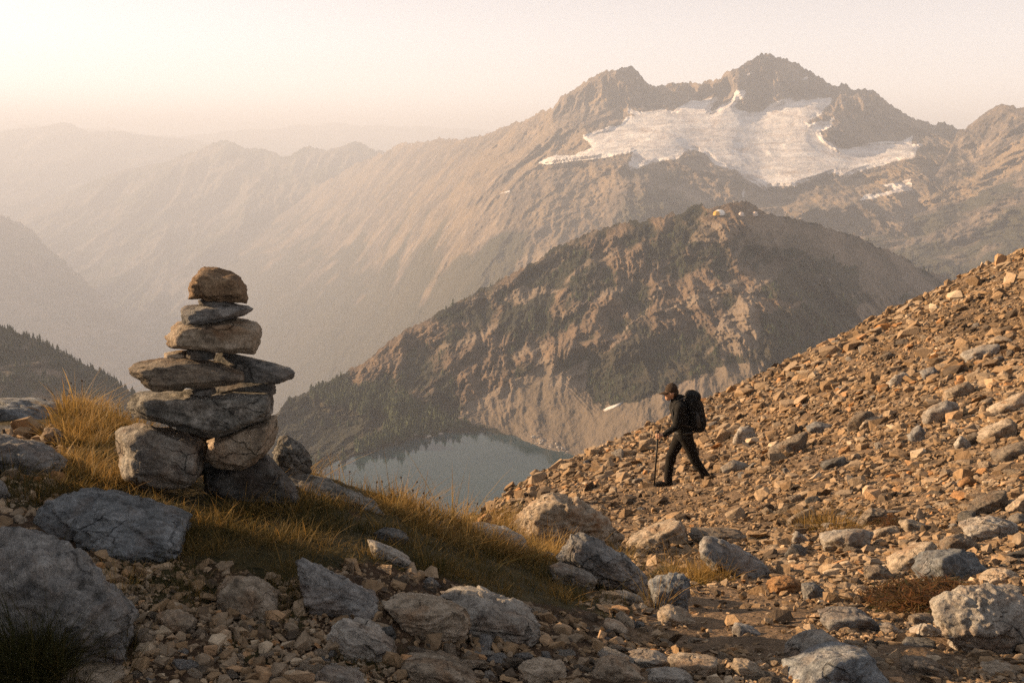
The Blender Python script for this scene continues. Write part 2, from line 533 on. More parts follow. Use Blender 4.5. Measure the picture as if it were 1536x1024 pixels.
def hit(px, py):
    """first point of the ground on the sight line through a photo pixel"""
    px, py = np.atleast_1d(np.asarray(px, float)), np.atleast_1d(np.asarray(py, float))
    u, v = ray(px, py)
    ly = np.linspace(math.log(1.6), math.log(60), 420)
    out = np.full((len(u), 3), np.nan)
    for s in range(0, len(u), 4000):
        uu, vv = u[s:s + 4000], v[s:s + 4000]
        G = ground_slope_ratio(np.repeat(uu[:, None], len(ly), 1), np.repeat(ly[None], len(uu), 0)) - vv[:, None]
        ok = G >= 0
        i = ok.argmax(1)
        good = ok.any(1)
        i0 = np.clip(i - 1, 0, None)
        r = np.arange(len(uu))
        g0, g1 = G[r, i0], G[r, i]
        t = np.where(i > 0, -g0 / (g1 - g0 + 1e-12), 0)
        y = np.exp(ly[i0] + (ly[i] - ly[i0]) * np.clip(t, 0, 1))
        y = np.where(good, y, np.nan)
        out[s:s + 4000] = np.stack([uu * y, y, vv * y], 1)
    return out

def build_ground():
    th = np.concatenate([np.linspace(-76, -32, 90)[:-1], np.linspace(-32, 32, 560)[:-1], np.linspace(32, 68, 70)])
    th = np.radians(th)
    yy = np.exp(np.concatenate([np.linspace(math.log(0.9), math.log(60), 460)[:-1], np.linspace(math.log(60), math.log(230), 30)]))
    U = np.tan(th)
    X = yy[:, None] * U[None]
    Y = np.repeat(yy[:, None], len(U), 1)
    Z = H(X, Y)
    P = np.stack([X.ravel(), Y.ravel(), Z.ravel()], 1)
    lump = fbm(P * 2.2, 4) * 0.035 + fbm(P * 11, 3) * 0.010
    P[:, 2] += lump * np.clip(0.5 + P[:, 1] / 20, 0.5, 1.0)
    # turf where the grass grows
    px, py = project(P)
    px = px + 18 * fbm(P * 2.5, 3)
    py = py + 14 * fbm(P * 2.5 + 9, 3)
    turf = np.zeros(len(P))
    for poly in GRASS_POLYS: turf = np.maximum(turf, inpoly(px, py, poly) * 1.0)
    turf[(P[:, 1] > 9)] = 0
    shade_tone = (px < 950) * (P[:, 1] < 6) * smooth(1000, 860, px + 40 * fbm(P * 2 + 3, 3))  # painted shade: darkens the soil of the shaded left foreground
    back = (P[:, 0] < 0.2 * P[:, 1]) & (P[:, 1] > 5.2) & (P[:, 0] < 0.3)
    turf[back] = 0.8
    me = mesh_np('ground', P, [grid_faces(len(yy), len(U))[:, ::-1]], M_GROUND, True, {'turf': turf, 'shade_tone': shade_tone})
    return tag(obj('ground', me), kind='structure')

def project(P):
    P = np.asarray(P, float)
    f = P[:, 1] * CP - P[:, 2] * SP
    up = P[:, 1] * SP + P[:, 2] * CP
    return 768 + F * P[:, 0] / f, 512 - F * up / f

GRASS_POLYS = [
    [(78, 700), (130, 665), (180, 680), (250, 705), (320, 720), (430, 730), (500, 745), (545, 785), (575, 750), (640, 765), (700, 785), (760, 800), (850, 845), (885, 890), (850, 925), (720, 885),
     (620, 862), (560, 845), (480, 850), (430, 872), (330, 845), (270, 832), (190, 775), (90, 740)],
    [(78, 650), (95, 605), (130, 590), (195, 585), (215, 645), (165, 672), (90, 668)],
    [(0, 885), (40, 915), (110, 960), (190, 985), (160, 1030), (0, 1030)],
    [(0, 700), (80, 715), (95, 745), (60, 765), (0, 760)],
    [(180, 850), (300, 845), (330, 905), (260, 925), (190, 910)],
    [(425, 690), (470, 690), (560, 745), (600, 775), (560, 780), (470, 735)],
    [(880, 820), (940, 830), (975, 870), (940, 890)],
    [(985, 850), (1040, 860), (1085, 850), (1095, 875), (1000, 880)],
    [(720, 765), (765, 755), (775, 790), (725, 800)],
    [(380, 860), (455, 860), (470, 950), (400, 930)],
    [(860, 890), (930, 880), (960, 920), (900, 930)],
    [(500, 960), (560, 985), (600, 1000), (520, 1010)],
    [(330, 955), (400, 945), (420, 985), (340, 1000)],
]

# ------------------------------------------------------------------ mountains: every mesh has crest, slopes, relief and a back
def interp(tab):
    a = np.array(sorted(tab), float)
    return lambda x: np.interp(x, a[:, 0], a[:, 1])

def ridge_mesh(px0, px1, step, rows, crest, base, dist_pts, relief, rscale, jag, seed, back=14, back_d=0.16, back_drop=0.9, polys=None, spread=(1, 0.55, 0.4), quiet=None, rowpow=1.0, gully=0.5):
    px = np.arange(px0, px1 + step, step, dtype=float)
    cpy, bpy_ = interp(crest)(px), interp(base)(px)
    dp = np.array(dist_pts, float)
    sc = np.array([400.0, 400.0])
    tps = TPS(dp[:, :2] / sc, np.log(dp[:, 2]), 1e-4)
    s = np.linspace(0, 1, rows) ** rowpow
    PX = np.repeat(px[None], rows, 0)
    j = np.stack([px * 0.03, np.full_like(px, seed), np.zeros_like(px)], 1)
    jagv = jag * (fbm(j, 3) * 1.2 + fbm(j * 6, 3, 2.1, 0.6) * 0.9)
    PY = cpy[None] + (bpy_ - cpy)[None] * s[:, None] + jagv[None] * np.exp(-s * 26)[:, None]
    D = np.exp(tps(np.stack([PX.ravel(), PY.ravel()], 1) / sc)).reshape(PX.shape)
    U, Vv = ray(PX, PY)
    P = np.stack([(U * D).ravel(), D.ravel(), (Vv * D).ravel()], 1)
    q = P * np.array(spread) / rscale + seed
    warp = np.stack([fbm(q * 0.7 + 5, 3), fbm(q * 0.7 + 50, 3), np.zeros(len(q))], 1)
    r = ridged(q + 0.16 * warp, 7, 2.05, 0.56) - 1.2 + 0.5 * fbm(q * 0.45 + 80, 3)
    gul = np.stack([P[:, 0] / rscale * 2.4 + 0.5 * warp[:, 0], P[:, 1] / rscale * 0.5, P[:, 2] / rscale * 0.28], 1)
    r0 = r
    r = r + gully * (ridged(gul + seed * 2, 6, 2.1, 0.6) - 1.2) + 0.2 * fbm(q * 9, 4, 2.1, 0.65)
    env = np.clip(s * 14, 0.22, 1)[:, None] * np.ones_like(PX)
    if quiet is not None: env = env * quiet(PX, PY)
    D2 = D - relief * r.reshape(PX.shape) * env
    P = np.stack([(U * D2).ravel(), D2.ravel(), (Vv * D2).ravel()], 1)
    # the far side
    dc, xc, zc = D2[0], U[0] * D2[0], Vv[0] * D2[0]
    B = []
    for k in range(back, 0, -1):
        t = (k / back) ** 1.4
        dd = dc * (1 + back_d * t)
        n = fbm(np.stack([xc / rscale, dd / rscale, np.full_like(xc, seed)], 1), 4) * relief * t
        B.append(np.stack([U[0] * dd, dd, zc - back_drop * back_d * dc * t + n], 1))
    P = np.concatenate(B + [P])
    nb = back
    PXa = np.concatenate([np.repeat(px[None], nb, 0), PX])
    PYa = np.concatenate([np.repeat(PY[:1], nb, 0), PY])
    return P, PXa.ravel(), PYa.ravel(), nb + rows, len(px), np.concatenate([np.zeros(nb * len(px)), r])

def emit_ridge(name, P, rows, cols, mat, attrs, snow=None):
    Fc = grid_faces(rows, cols)[:, ::-1]
    if snow is not None:
        m = snow[Fc].mean(1) > 0.5
        def sub(mask):
            ff = Fc[mask]
            idx, inv = np.unique(ff, return_inverse=True)
            return idx, inv.reshape(ff.shape)
        idx, ff = sub(m)
        g = tag(obj('glacier', mesh_np('glacier', P[idx], [ff], M_SNOW)), kind='structure')
        idx, ff = sub(~m)
        return tag(obj(name, mesh_np(name, P[idx], [ff], mat, True, {k: a[idx] for k, a in attrs.items()})), kind='structure')
    return tag(obj(name, mesh_np(name, P, [Fc], mat, True, attrs)), kind='structure')

GLACIER = [(875, 208), (875, 204), (893, 195), (930, 187), (940, 175), (942, 163), (960, 168), (980, 167), (993, 162), (1010, 167), (1022, 158), (1037, 150), (1050, 151), (1079, 144),
           (1072, 155), (1065, 166), (1072, 165), (1098, 149), (1105, 135), (1119, 134), (1112, 150), (1103, 160), (1110, 167), (1140, 168), (1160, 155), (1175, 149), (1186, 146), (1195, 151),
           (1215, 150), (1230, 147), (1250, 147), (1243, 158), (1235, 168), (1210, 186), (1228, 184), (1245, 177), (1256, 178), (1245, 190), (1230, 199), (1243, 213), (1260, 223), (1272, 226),
           (1290, 218), (1315, 212), (1350, 211), (1361, 207), (1371, 201), (1366, 215), (1387, 216), (1375, 227), (1373, 236), (1340, 243), (1312, 251), (1285, 259), (1262, 271), (1254, 258), (1230, 268),
           (1187, 280), (1162, 280), (1144, 286), (1135, 278), (1121, 272), (1105, 255), (1084, 251), (1072, 247), (1064, 235), (1041, 225), (1025, 229), (1019, 237), (997, 242), (976, 245),
           (943, 257), (943, 246), (948, 228), (921, 234), (894, 240), (866, 242), (823, 248), (804, 243), (835, 231), (847, 233), (864, 231), (890, 220)]
SNOW_BITS = [[(1288, 301), (1300, 291), (1328, 289), (1341, 283), (1317, 277), (1347, 275), (1367, 267), (1370, 285), (1341, 290), (1310, 298)],
             [(1255, 158), (1274, 148), (1270, 154)], [(1203, 121), (1207, 114), (1214, 114), (1210, 120)], [(947, 117), (965, 116), (955, 119)], [(1395, 229), (1422, 223), (1405, 229)],
             [(1117, 114), (1128, 106), (1126, 112)], [(1115, 285), (1120, 278), (1116, 296), (1112, 296)], [(745, 292), (772, 282), (760, 290)], [(878, 149), (888, 146), (884, 151)]]

CREST_MASSIF = [(120, 640), (200, 540), (270, 452), (340, 384), (400, 335), (450, 298), (500, 266), (540, 243), (576, 230), (601, 213), (623, 217), (653, 209), (693, 210), (712, 208), (742, 196), (770, 186), (800, 176), (812, 167),
                (830, 163), (840, 148), (857, 135), (884, 119), (900, 110), (912, 107), (920, 110), (938, 101), (945, 99), (953, 102), (963, 112), (970, 122), (985, 129), (1000, 128), (1015, 124), (1028, 123),
                (1040, 127), (1052, 127), (1058, 122), (1072, 120), (1082, 117), (1092, 109), (1100, 103), (1108, 102), (1118, 96), (1130, 90), (1138, 82), (1151, 75), (1164, 82), (1180, 88), (1200, 97), (1215, 105),
                (1228, 113), (1240, 122), (1254, 129), (1260, 122), (1268, 122), (1276, 131), (1298, 135), (1312, 138), (1322, 147), (1345, 161), (1360, 172), (1372, 179), (1390, 184), (1402, 188), (1415, 183), (1425, 186),
                (1440, 193), (1480, 205), (1600, 215), (1720, 230)]
BASE_MASSIF = [(120, 700), (250, 690), (400, 640), (520, 600), (760, 560), (1000, 480), (1400, 470), (1720, 470)]
DIST_MASSIF = [(1132, 118, 4370), (1106, 160, 4260), (1190, 128, 4470), (1165, 150, 4340), (925, 130, 4380), (902, 180, 4240), (968, 142, 4500), (1264, 150, 4300), (1250, 197, 4060), (1305, 180, 4220), (862, 165, 4470), (120, 640, 4300), (200, 540, 6000), (340, 384, 7700), (450, 298, 8200), (560, 236, 7300), (640, 212, 6400), (742, 196, 5200), (845, 148, 4600), (945, 99, 4480), (1035, 124, 4550), (1150, 75, 4480), (1250, 127, 4430), (1310, 139, 4330),
               (1370, 178, 4280), (1450, 195, 4200), (1600, 215, 4200), (960, 168, 4290), (1050, 152, 4380), (1140, 168, 4270), (1210, 150, 4300), (1310, 212, 4060), (875, 206, 4050), (1000, 200, 3960), (1100, 215, 3900),
               (1200, 215, 3880), (1150, 282, 3500), (1340, 242, 3700), (740, 260, 4100), (640, 280, 5100), (560, 300, 6000), (845, 190, 4350), (1030, 228, 3780), (1000, 300, 3300), (1250, 310, 3200), (1350, 290, 3250),
               (900, 330, 3200), (800, 400, 3000), (700, 440, 2950), (560, 420, 4500), (450, 440, 5400), (500, 600, 3300), (1150, 340, 3120), (1000, 480, 2700), (1400, 470, 2700), (1720, 470, 2600), (300, 690, 3400), (760, 560, 2650)]

def soft_in(X, Y, polys):
    g = np.zeros(X.shape)
    for dx in (-12, -4, 4, 12):
        for dy in (-9, -3, 3, 9):
            m = np.zeros(X.shape, bool)
            for q in polys: m |= inpoly(X + dx, Y + dy, q)
            g += m
    return g / 16

def massif():
    def quiet(PX, PY):
        g = np.zeros(PX.shape)
        for dx, dy in ((0, 0), (7, 0), (-7, 0), (0, 6), (0, -6), (5, 4), (-5, -4), (5, -4), (-5, 4)):
            g += inpoly(PX + dx, PY + dy, GLACIER)
        return (1 - 0.93 * g / 9) * (0.24 + 0.76 * smooth(560, 960, PX))
    dm = [(a, b, d * (1 - 0.2 * float(smooth(560, 860, a)))) for a, b, d in DIST_MASSIF]
    P, px, py, r, c, rel = ridge_mesh(120, 1720, 1.55, 330, CREST_MASSIF, BASE_MASSIF, dm, 125, 340, 3.4, 3.7, quiet=quiet, rowpow=1.15, gully=0.28)
    n = np.stack([px * 0.06, py * 0.06, np.full_like(px, 2.0)], 1)
    wx, wy = px + 3.2 * fbm(n, 3), py + 2.2 * fbm(n + 40, 3)
    snow = inpoly(wx, wy, GLACIER) * 1.0
    rk = fbm(P / 120 + 7, 4)
    edge = 1 - soft_in(px.reshape(r, c), py.reshape(r, c), [GLACIER]).ravel()
    snow = np.where(rk > 1.05 - 0.85 * edge, 0, snow)
    n = n * 3
    wx, wy = px + 2 * fbm(n, 3), py + 1.2 * fbm(n + 40, 3)
    for b in SNOW_BITS: snow = np.maximum(snow, inpoly(wx, wy, b) * 1.0)
    snow[:14 * c] = 0
    veg = smooth(0.05, 0.55, fbm(P / 260, 4) + (py - 330) / 120.0) * 0.85
    scr = smooth(0.0, 0.5, fbm(P * np.array([1, .6, .35]) / 210 + 9, 4) - 0.35 * rel) * 0.6
    golden = inpoly(px + 6 * fbm(n, 2), py + 5 * fbm(n + 3, 2), [(1400, 225), (1450, 195), (1470, 215), (1420, 240), (1300, 290), (1290, 270)])
    scr = np.maximum(scr, golden * 0.8)
    scr = np.maximum(scr, inpoly(px, py, [(880, 157), (925, 120), (932, 118), (915, 150), (885, 157)]) * 0.9)  # sunlit face of the left summit, painted lighter with the scree colour
    return emit_ridge('mountain', P, r, c, M_MASSIF, {'veg': veg, 'scree': scr}, snow)

CREST_HILL = [(330, 690), (380, 660), (430, 600), (480, 578), (520, 556), (545, 542), (580, 515), (600, 500), (650, 474), (700, 446), (720, 432), (740, 428), (762, 412), (780, 407), (810, 388), (830, 373), (850, 364), (890, 346),
              (910, 340), (930, 334), (944, 333), (952, 328), (960, 334), (985, 326), (1000, 324), (1008, 318), (1014, 324), (1028, 316), (1040, 306), (1052, 305), (1060, 314), (1068, 311), (1080, 309), (1092, 305), (1100, 304),
              (1112, 303), (1125, 305), (1132, 311), (1145, 317), (1165, 322), (1190, 327), (1215, 334), (1250, 343), (1290, 356), (1330, 374), (1370, 396), (1420, 418), (1480, 436), (1600, 470)]
SHORE = [(330, 860), (420, 760), (470, 725), (500, 708), (530, 697), (560, 690), (585, 676), (605, 670), (650, 662), (680, 655), (700, 654), (745, 656), (790, 668), (830, 682), (870, 702), (950, 742), (1100, 760), (1300, 700), (1500, 610), (1600, 580)]
LAKE_Z = -250.0

def shore_d(px, py):
    return LAKE_Z / ray(px, py)[1]

FANS = [[(817, 536), (772, 570), (700, 605), (676, 645), (745, 658), (790, 666), (866, 700), (1080, 640), (1150, 545), (1100, 542), (1060, 560), (960, 600), (900, 612), (870, 580)],
        [(1150, 326), (1120, 345), (1105, 372), (1180, 372), (1230, 392), (1250, 422), (1300, 442), (1440, 452), (1370, 400), (1250, 346)]]

def hill():
    dp = [(330, 690, 860), (430, 600, 960), (480, 578, 1010), (600, 500, 1090), (740, 428, 1140), (850, 364, 1160), (960, 330, 1160), (1110, 312, 1130), (1250, 343, 1200), (1370, 396, 1270), (1480, 436, 1330), (1600, 470, 1350),
          (1130, 400, 1010), (1220, 395, 1050), (1130, 515, 830), (1060, 520, 850), (1000, 450, 970), (900, 480, 960), (960, 600, 800), (800, 560, 920), (700, 560, 960), (620, 590, 940), (1300, 480, 980), (1250, 560, 830),
          (540, 610, 930), (480, 640, 880), (1450, 480, 1150)]
    for px, py in SHORE:
        if py > 560: dp.append((px, py, float(shore_d(px, py)) * 1.004))
    P, px, py, r, c, rel = ridge_mesh(330, 1600, 1.3, 360, CREST_HILL, SHORE, dp, 19, 70, 3.0, 8.1, gully=0.7, quiet=lambda X, Y: (1 - 0.9 * smooth(20, 2, interp(SHORE)(X) - Y)) * (1 - 0.72 * soft_in(X, Y, FANS)), spread=(1, 0.6, 0.5), back_d=0.5, back_drop=0.75)
    n = np.stack([px * 0.05, py * 0.05, np.full_like(px, 7.0)], 1)
    wx, wy = px + 9 * fbm(n, 4), py + 7 * fbm(n + 40, 4)
    scr = np.zeros(len(px))
    for poly, a in (([(987, 424), (975, 452), (919, 517), (912, 524), (869, 545), (853, 555), (819, 580), (875, 584), (887, 542), (925, 514), (969, 461), (997, 430)], 1.0),
                    ([(817, 536), (772, 570), (700, 605), (676, 645), (745, 658), (790, 666), (866, 700), (1080, 640), (1150, 545), (1100, 542), (1060, 560), (960, 600), (900, 612), (870, 580)], 0.75),
                    ([(1107, 421), (1064, 432), (1000, 462), (990, 472), (1054, 457), (1107, 429)], 0.9),
                    ([(1129, 425), (1103, 451), (1082, 481), (1071, 505), (1086, 539), (1120, 530), (1150, 517), (1148, 496), (1129, 483), (1131, 444)], 0.8),
                    ([(1150, 322), (1120, 340), (1105, 370), (1180, 368), (1230, 390), (1250, 420), (1300, 440), (1440, 450), (1370, 393), (1250, 340)], 0.55),
                    ([(1140, 395), (1170, 385), (1245, 418), (1250, 428), (1160, 440), (1135, 420)], 0.6),
                    ([(784, 428), (756, 446), (787, 457), (840, 433)], 0.8),
                    ([(1060, 328), (1090, 340), (1060, 365), (1030, 362)], 0.6),
                    ([(595, 640), (650, 615), (690, 600), (640, 640), (600, 652)], 0.5)):
        scr = np.maximum(scr, inpoly(wx, wy, poly) * a)
    st = ridged(np.stack([(px + 1.15 * py) * 0.012, (py - px * 0.8) * 0.0035, np.full_like(px, 1.0)], 1), 4)
    scr = np.maximum(scr, smooth(1.35, 1.62, st) * 0.7 * (py < 560) * (px > 600))
    rocky = smooth(-0.35, 0.25, fbm(P * np.array([1, .5, .4]) / 46 + 3, 5) + 0.5 * (rel - 0.1))
    veg = np.clip(1.0 - rocky, 0, 1) * (1 - scr)
    veg = np.maximum(veg, inpoly(wx, wy, [(400, 600), (520, 580), (600, 590), (680, 640), (640, 664), (560, 692), (470, 730), (380, 760)]) * 0.9)
    veg = np.maximum(veg, inpoly(wx, wy, [(665, 640), (700, 634), (750, 645), (785, 663), (740, 657), (680, 654)]) * 1.0)
    for poly in ([(1170, 410), (1210, 385), (1290, 400), (1280, 450), (1215, 455), (1130, 445)], [(1140, 470), (1300, 440), (1250, 560), (1130, 600), (1140, 540)], [(880, 540), (950, 505), (1060, 500), (1070, 560), (960, 590), (890, 600)]):
        veg = np.maximum(veg, inpoly(wx, wy, poly) * 0.85)
    snow = inpoly(px, py, [(904, 615), (920, 606), (936, 602), (930, 608), (912, 615)])
    o = emit_ridge('hill', P, r, c, M_HILL, {'veg': veg, 'scree': np.where(snow, 0, scr)})
    return P, px, py, veg, scr, r, c

def side_ridges():
    # right-hand ridge
    crest = [(1230, 352), (1300, 334), (1350, 306), (1375, 290), (1405, 262), (1425, 225), (1436, 196), (1447, 193), (1455, 186), (1463, 180), (1480, 167), (1492, 161), (1500, 157), (1508, 158), (1520, 160), (1525, 164), (1536, 162), (1600, 150), (1760, 120)]
    base = [(1230, 430), (1400, 500), (1760, 520)]
    dp = [(1230, 352, 2500), (1350, 306, 2650), (1436, 196, 3050), (1500, 157, 3000), (1600, 150, 2900), (1760, 120, 2800), (1480, 240, 2800), (1536, 250, 2500), (1480, 300, 2350), (1536, 330, 2050), (1400, 350, 2250), (1400, 500, 1700),
          (1230, 430, 1900), (1760, 520, 1500), (1700, 300, 2200)]
    P, px, py, r, c, rel = ridge_mesh(1230, 1760, 1.6, 240, crest, base, dp, 55, 190, 1.8, 12.3, back_drop=0.6)
    n = np.stack([px * 0.05, py * 0.05, np.full_like(px, 9.0)], 1)
    wx, wy = px + 8 * fbm(n, 4), py + 7 * fbm(n + 40, 4)
    gold = inpoly(wx, wy, [(1390, 285), (1460, 262), (1540, 200), (1620, 180), (1620, 235), (1540, 245), (1480, 285), (1440, 305), (1380, 310)])
    veg = np.clip(smooth(-0.2, 0.35, fbm(P / 120, 4) + (py - 300) / 160), 0, 1) * 0.9 * (1 - gold)
    emit_ridge('mountain', P, r, c, M_MASSIF, {'veg': veg, 'scree': gold * 0.85})
    # near-left wooded spur
    crest = [(-220, 440), (-60, 474), (0, 489), (30, 500), (70, 516), (110, 539), (150, 557), (200, 590), (240, 612), (300, 650), (360, 700)]
    base = [(-220, 800), (200, 800), (360, 820)]
    dp = [(-220, 440, 900), (0, 489, 900), (110, 539, 880), (200, 590, 850), (360, 700, 800), (-220, 800, 560), (200, 800, 600), (360, 820, 620), (60, 620, 740)]
    P2, px2, py2, r2, c2, rel = ridge_mesh(-220, 360, 1.6, 160, crest, base, dp, 12, 60, 1.0, 21.0, back_d=0.5, back_drop=0.6)
    n = np.stack([px2 * 0.03, py2 * 0.03, np.full_like(px2, 4.0)], 1)
    veg2 = np.clip(smooth(-0.45, 0.0, fbm(P2 / 60, 4)), 0, 1)
    scr2 = smooth(0.15, 0.5, fbm(n, 4)) * 0.5
    emit_ridge('hill', P2, r2, c2, M_HILL, {'veg': veg2 * (1 - scr2), 'scree': scr2})
    # hazy spur further left
    crest = [(-260, 250), (-100, 292), (0, 320), (30, 335), (60, 360), (100, 395), (150, 440), (190, 480), (230, 522), (300, 590), (380, 660)]
    base = [(-260, 700), (380, 760)]
    dp = [(-260, 250, 6600), (0, 320, 6400), (150, 440, 6000), (380, 660, 5000), (-260, 700, 3500), (380, 760, 3700), (50, 520, 4700)]
    P3, px3, py3, r3, c3, rel = ridge_mesh(-260, 380, 2.2, 150, crest, base, dp, 170, 520, 4.5, 31.0, back_d=0.35, back_drop=0.7)
    emit_ridge('hill', P3, r3, c3, M_HILL, {'veg': smooth(-0.4, 0.2, fbm(P3 / 150, 4)), 'scree': smooth(0.2, 0.5, fbm(P3 / 200 + 4, 3)) * 0.6})
    # three ranges, one behind the other
    A = [(-60, 380), (40, 320), (100, 288), (150, 266), (200, 252), (237, 246), (270, 234), (297, 226), (320, 214), (336, 210), (350, 213), (365, 221), (376, 223), (395, 224), (411, 228), (424, 236), (436, 233), (450, 224), (465, 219), (478, 222), (490, 227),
         (505, 221), (520, 215), (534, 212), (550, 219), (576, 229), (620, 240), (680, 250)]
    P4, px4, py4, r4, c4, rel = ridge_mesh(-60, 680, 2.0, 170, A, [(-60, 560), (300, 560), (680, 470)], [(-60, 380, 8800), (-60, 560, 5200), (300, 560, 5400), (150, 266, 10000), (336, 210, 9800), (534, 212, 9000), (680, 250, 8600), (680, 470, 6300), (400, 330, 8000)], 200, 800, 2.2, 41.0, back_d=0.2, back_drop=0.6)
    emit_ridge('mountain', P4, r4, c4, M_FAR, {'veg': smooth(-0.3, 0.4, fbm(P4 / 400, 4)), 'scree': np.zeros(len(P4))})
    B = [(-260, 205), (-100, 200), (0, 198), (30, 194), (60, 191), (78, 186), (90, 183), (105, 186), (120, 193), (135, 198), (160, 196), (190, 199), (220, 203), (250, 206), (280, 208), (310, 214), (360, 226), (480, 240)]
    P5, px5, py5, r5, c5, rel = ridge_mesh(-260, 480, 2.4, 130, B, [(-260, 420), (480, 420)], [(-260, 205, 14500), (90, 183, 14500), (480, 240, 14000), (-260, 420, 8600), (480, 420, 8600), (100, 290, 11500)], 300, 1200, 2.0, 51.0, back_d=0.2, back_drop=0.5)
    emit_ridge('mountain', P5, r5, c5, M_FAR, {'veg': smooth(-0.3, 0.4, fbm(P5 / 500, 4)), 'scree': np.zeros(len(P5))})
    Cc = [(-300, 196), (-100, 192), (0, 196), (35, 189), (48, 186), (62, 189), (110, 192), (150, 194), (165, 190), (185, 197), (230, 204), (270, 205), (310, 200), (350, 196), (375, 194), (400, 196), (430, 190), (448, 187), (470, 189),
          (500, 183), (520, 186), (545, 189), (580, 187), (600, 190), (625, 188), (660, 193), (690, 192), (720, 195), (760, 200), (900, 205), (1200, 210), (1500, 204), (1800, 200)]
    P6, px6, py6, r6, c6, rel = ridge_mesh(-300, 1800, 3.0, 60, Cc, [(-300, 290), (1800, 290)], [(-300, 196, 21500), (500, 183, 21000), (1200, 210, 21000), (1800, 200, 21500), (-300, 290, 15500), (700, 290, 15500), (1800, 290, 15500)], 300, 1500, 1.7, 61.0, back_d=0.12, back_drop=0.4)
    emit_ridge('mountain', P6, r6, c6, M_FAR, {'veg': smooth(-0.3, 0.4, fbm(P6 / 800, 4)), 'scree': np.zeros(len(P6))})
    return P2, px2, py2, veg2, r2, c2

def plain_sheets():
    # valley floor reaching to the horizon, and the tarn on its shelf
    n = 120
    xs = np.concatenate([-np.exp(np.linspace(math.log(34000), math.log(150), n)), np.exp(np.linspace(math.log(150), math.log(34000), n))])
    ys = np.concatenate([np.linspace(-400, 600, 20)[:-1], np.exp(np.linspace(math.log(600), math.log(32000), 150))])
    X, Y = np.meshgrid(xs, ys)
    P = np.stack([X.ravel(), Y.ravel(), np.zeros(X.size)], 1)
    P[:, 2] = -1300 + fbm(P / 900, 4) * 45
    me = mesh_np('valley', P, [grid_faces(len(ys), len(xs))], M_HILL, True, {'veg': np.full(len(P), 0.8), 'scree': np.zeros(len(P))})
    tag(obj('valley', me), kind='structure')
    # lake surface: follows the shore, runs under the slopes around it
    pts = []
    for px, py in [(380, 790)] + SHORE[2:16]:
        u, v = ray(px, py)
        d = LAKE_Z / v * 1.03
        pts.append((u * d, d, LAKE_Z + 0.4))
    pts += [(330, 560, LAKE_Z + .4), (240, 430, LAKE_Z + .4), (60, 380, LAKE_Z + .4), (-120, 430, LAKE_Z + .4), (-190, 560, LAKE_Z + .4)]
    bm = bmesh.new()
    bm.faces.new([bm.verts.new(p) for p in pts])
    bmesh.ops.triangulate(bm, faces=bm.faces[:])
    me = bpy.data.meshes.new('lake')
    bm.normal_update()
    if bm.faces[:][0].normal.z < 0: bmesh.ops.reverse_faces(bm, faces=bm.faces[:])
    bm.to_mesh(me)
    me.materials.append(M_WATER)
    tag(obj('lake', me), kind='structure')

def haze():
    bm = bmesh.new()
    bmesh.ops.create_cube(bm, size=1.0)
    x0, x1, y0, y1, z0, z1 = -34500, 34500, -900, 33000, -1450, 620
    for v in bm.verts:
        v.co = (x0 if v.co.x < 0 else x1, y0 if v.co.y < 0 else y1, z0 if v.co.z < 0 else z1)
    me = bpy.data.meshes.new('haze')
    bm.to_mesh(me)
    m = bpy.data.materials.new('haze_air')
    m.use_nodes = True
    t = m.node_tree
    t.nodes.remove(t.nodes['Principled BSDF'])
    pv = t.nodes.new('ShaderNodeVolumePrincipled')
    pv.inputs['Color'].default_value = (0.70, 0.775, 0.935, 1)
    pv.inputs['Density'].default_value = HAZE_DENSITY
    pv.inputs['Anisotropy'].default_value = 0.06
    t.links.new(pv.outputs[0], t.nodes['Material Output'].inputs['Volume'])
    m.cycles.homogeneous_volume = True
    me.materials.append(m)
    tag(obj('haze', me), kind='stuff')
HAZE_DENSITY = 0.00016
# ------------------------------------------------------------------ rocks
_ICO = {}
def ico(level):
    if level not in _ICO:
        bm = bmesh.new()
        bmesh.ops.create_icosphere(bm, subdivisions=level, radius=1.0)
        V = np.array([v.co[:] for v in bm.verts])
        Fc = np.array([[v.index for v in f.verts] for f in bm.faces])
        bm.free()
        _ICO[level] = (V / np.linalg.norm(V, axis=1)[:, None], Fc)
    return _ICO[level]

def hull_planes(P):
    bm = bmesh.new()
    vs = [bm.verts.new(p) for p in P]
    bmesh.ops.convex_hull(bm, input=vs)
    bm.normal_update()
    N, D = [], []
    c = P.mean(0)
    for f in bm.faces:
        n = np.array(f.normal[:])
        if np.linalg.norm(n) < 0.5 or f.calc_area() < 1e-9: continue
        d = n @ (np.array(f.verts[0].co[:]) - c)
        if d < 0: n, d = -n, -d
        for k in range(len(N)):
            if N[k] @ n > 0.985 and abs(D[k] - d) < 0.04 * (abs(d) + 0.01):
                break
        else:
            N.append(n)
            D.append(max(d, 1e-4))
    bm.free()
    return np.array(N), np.array(D), c

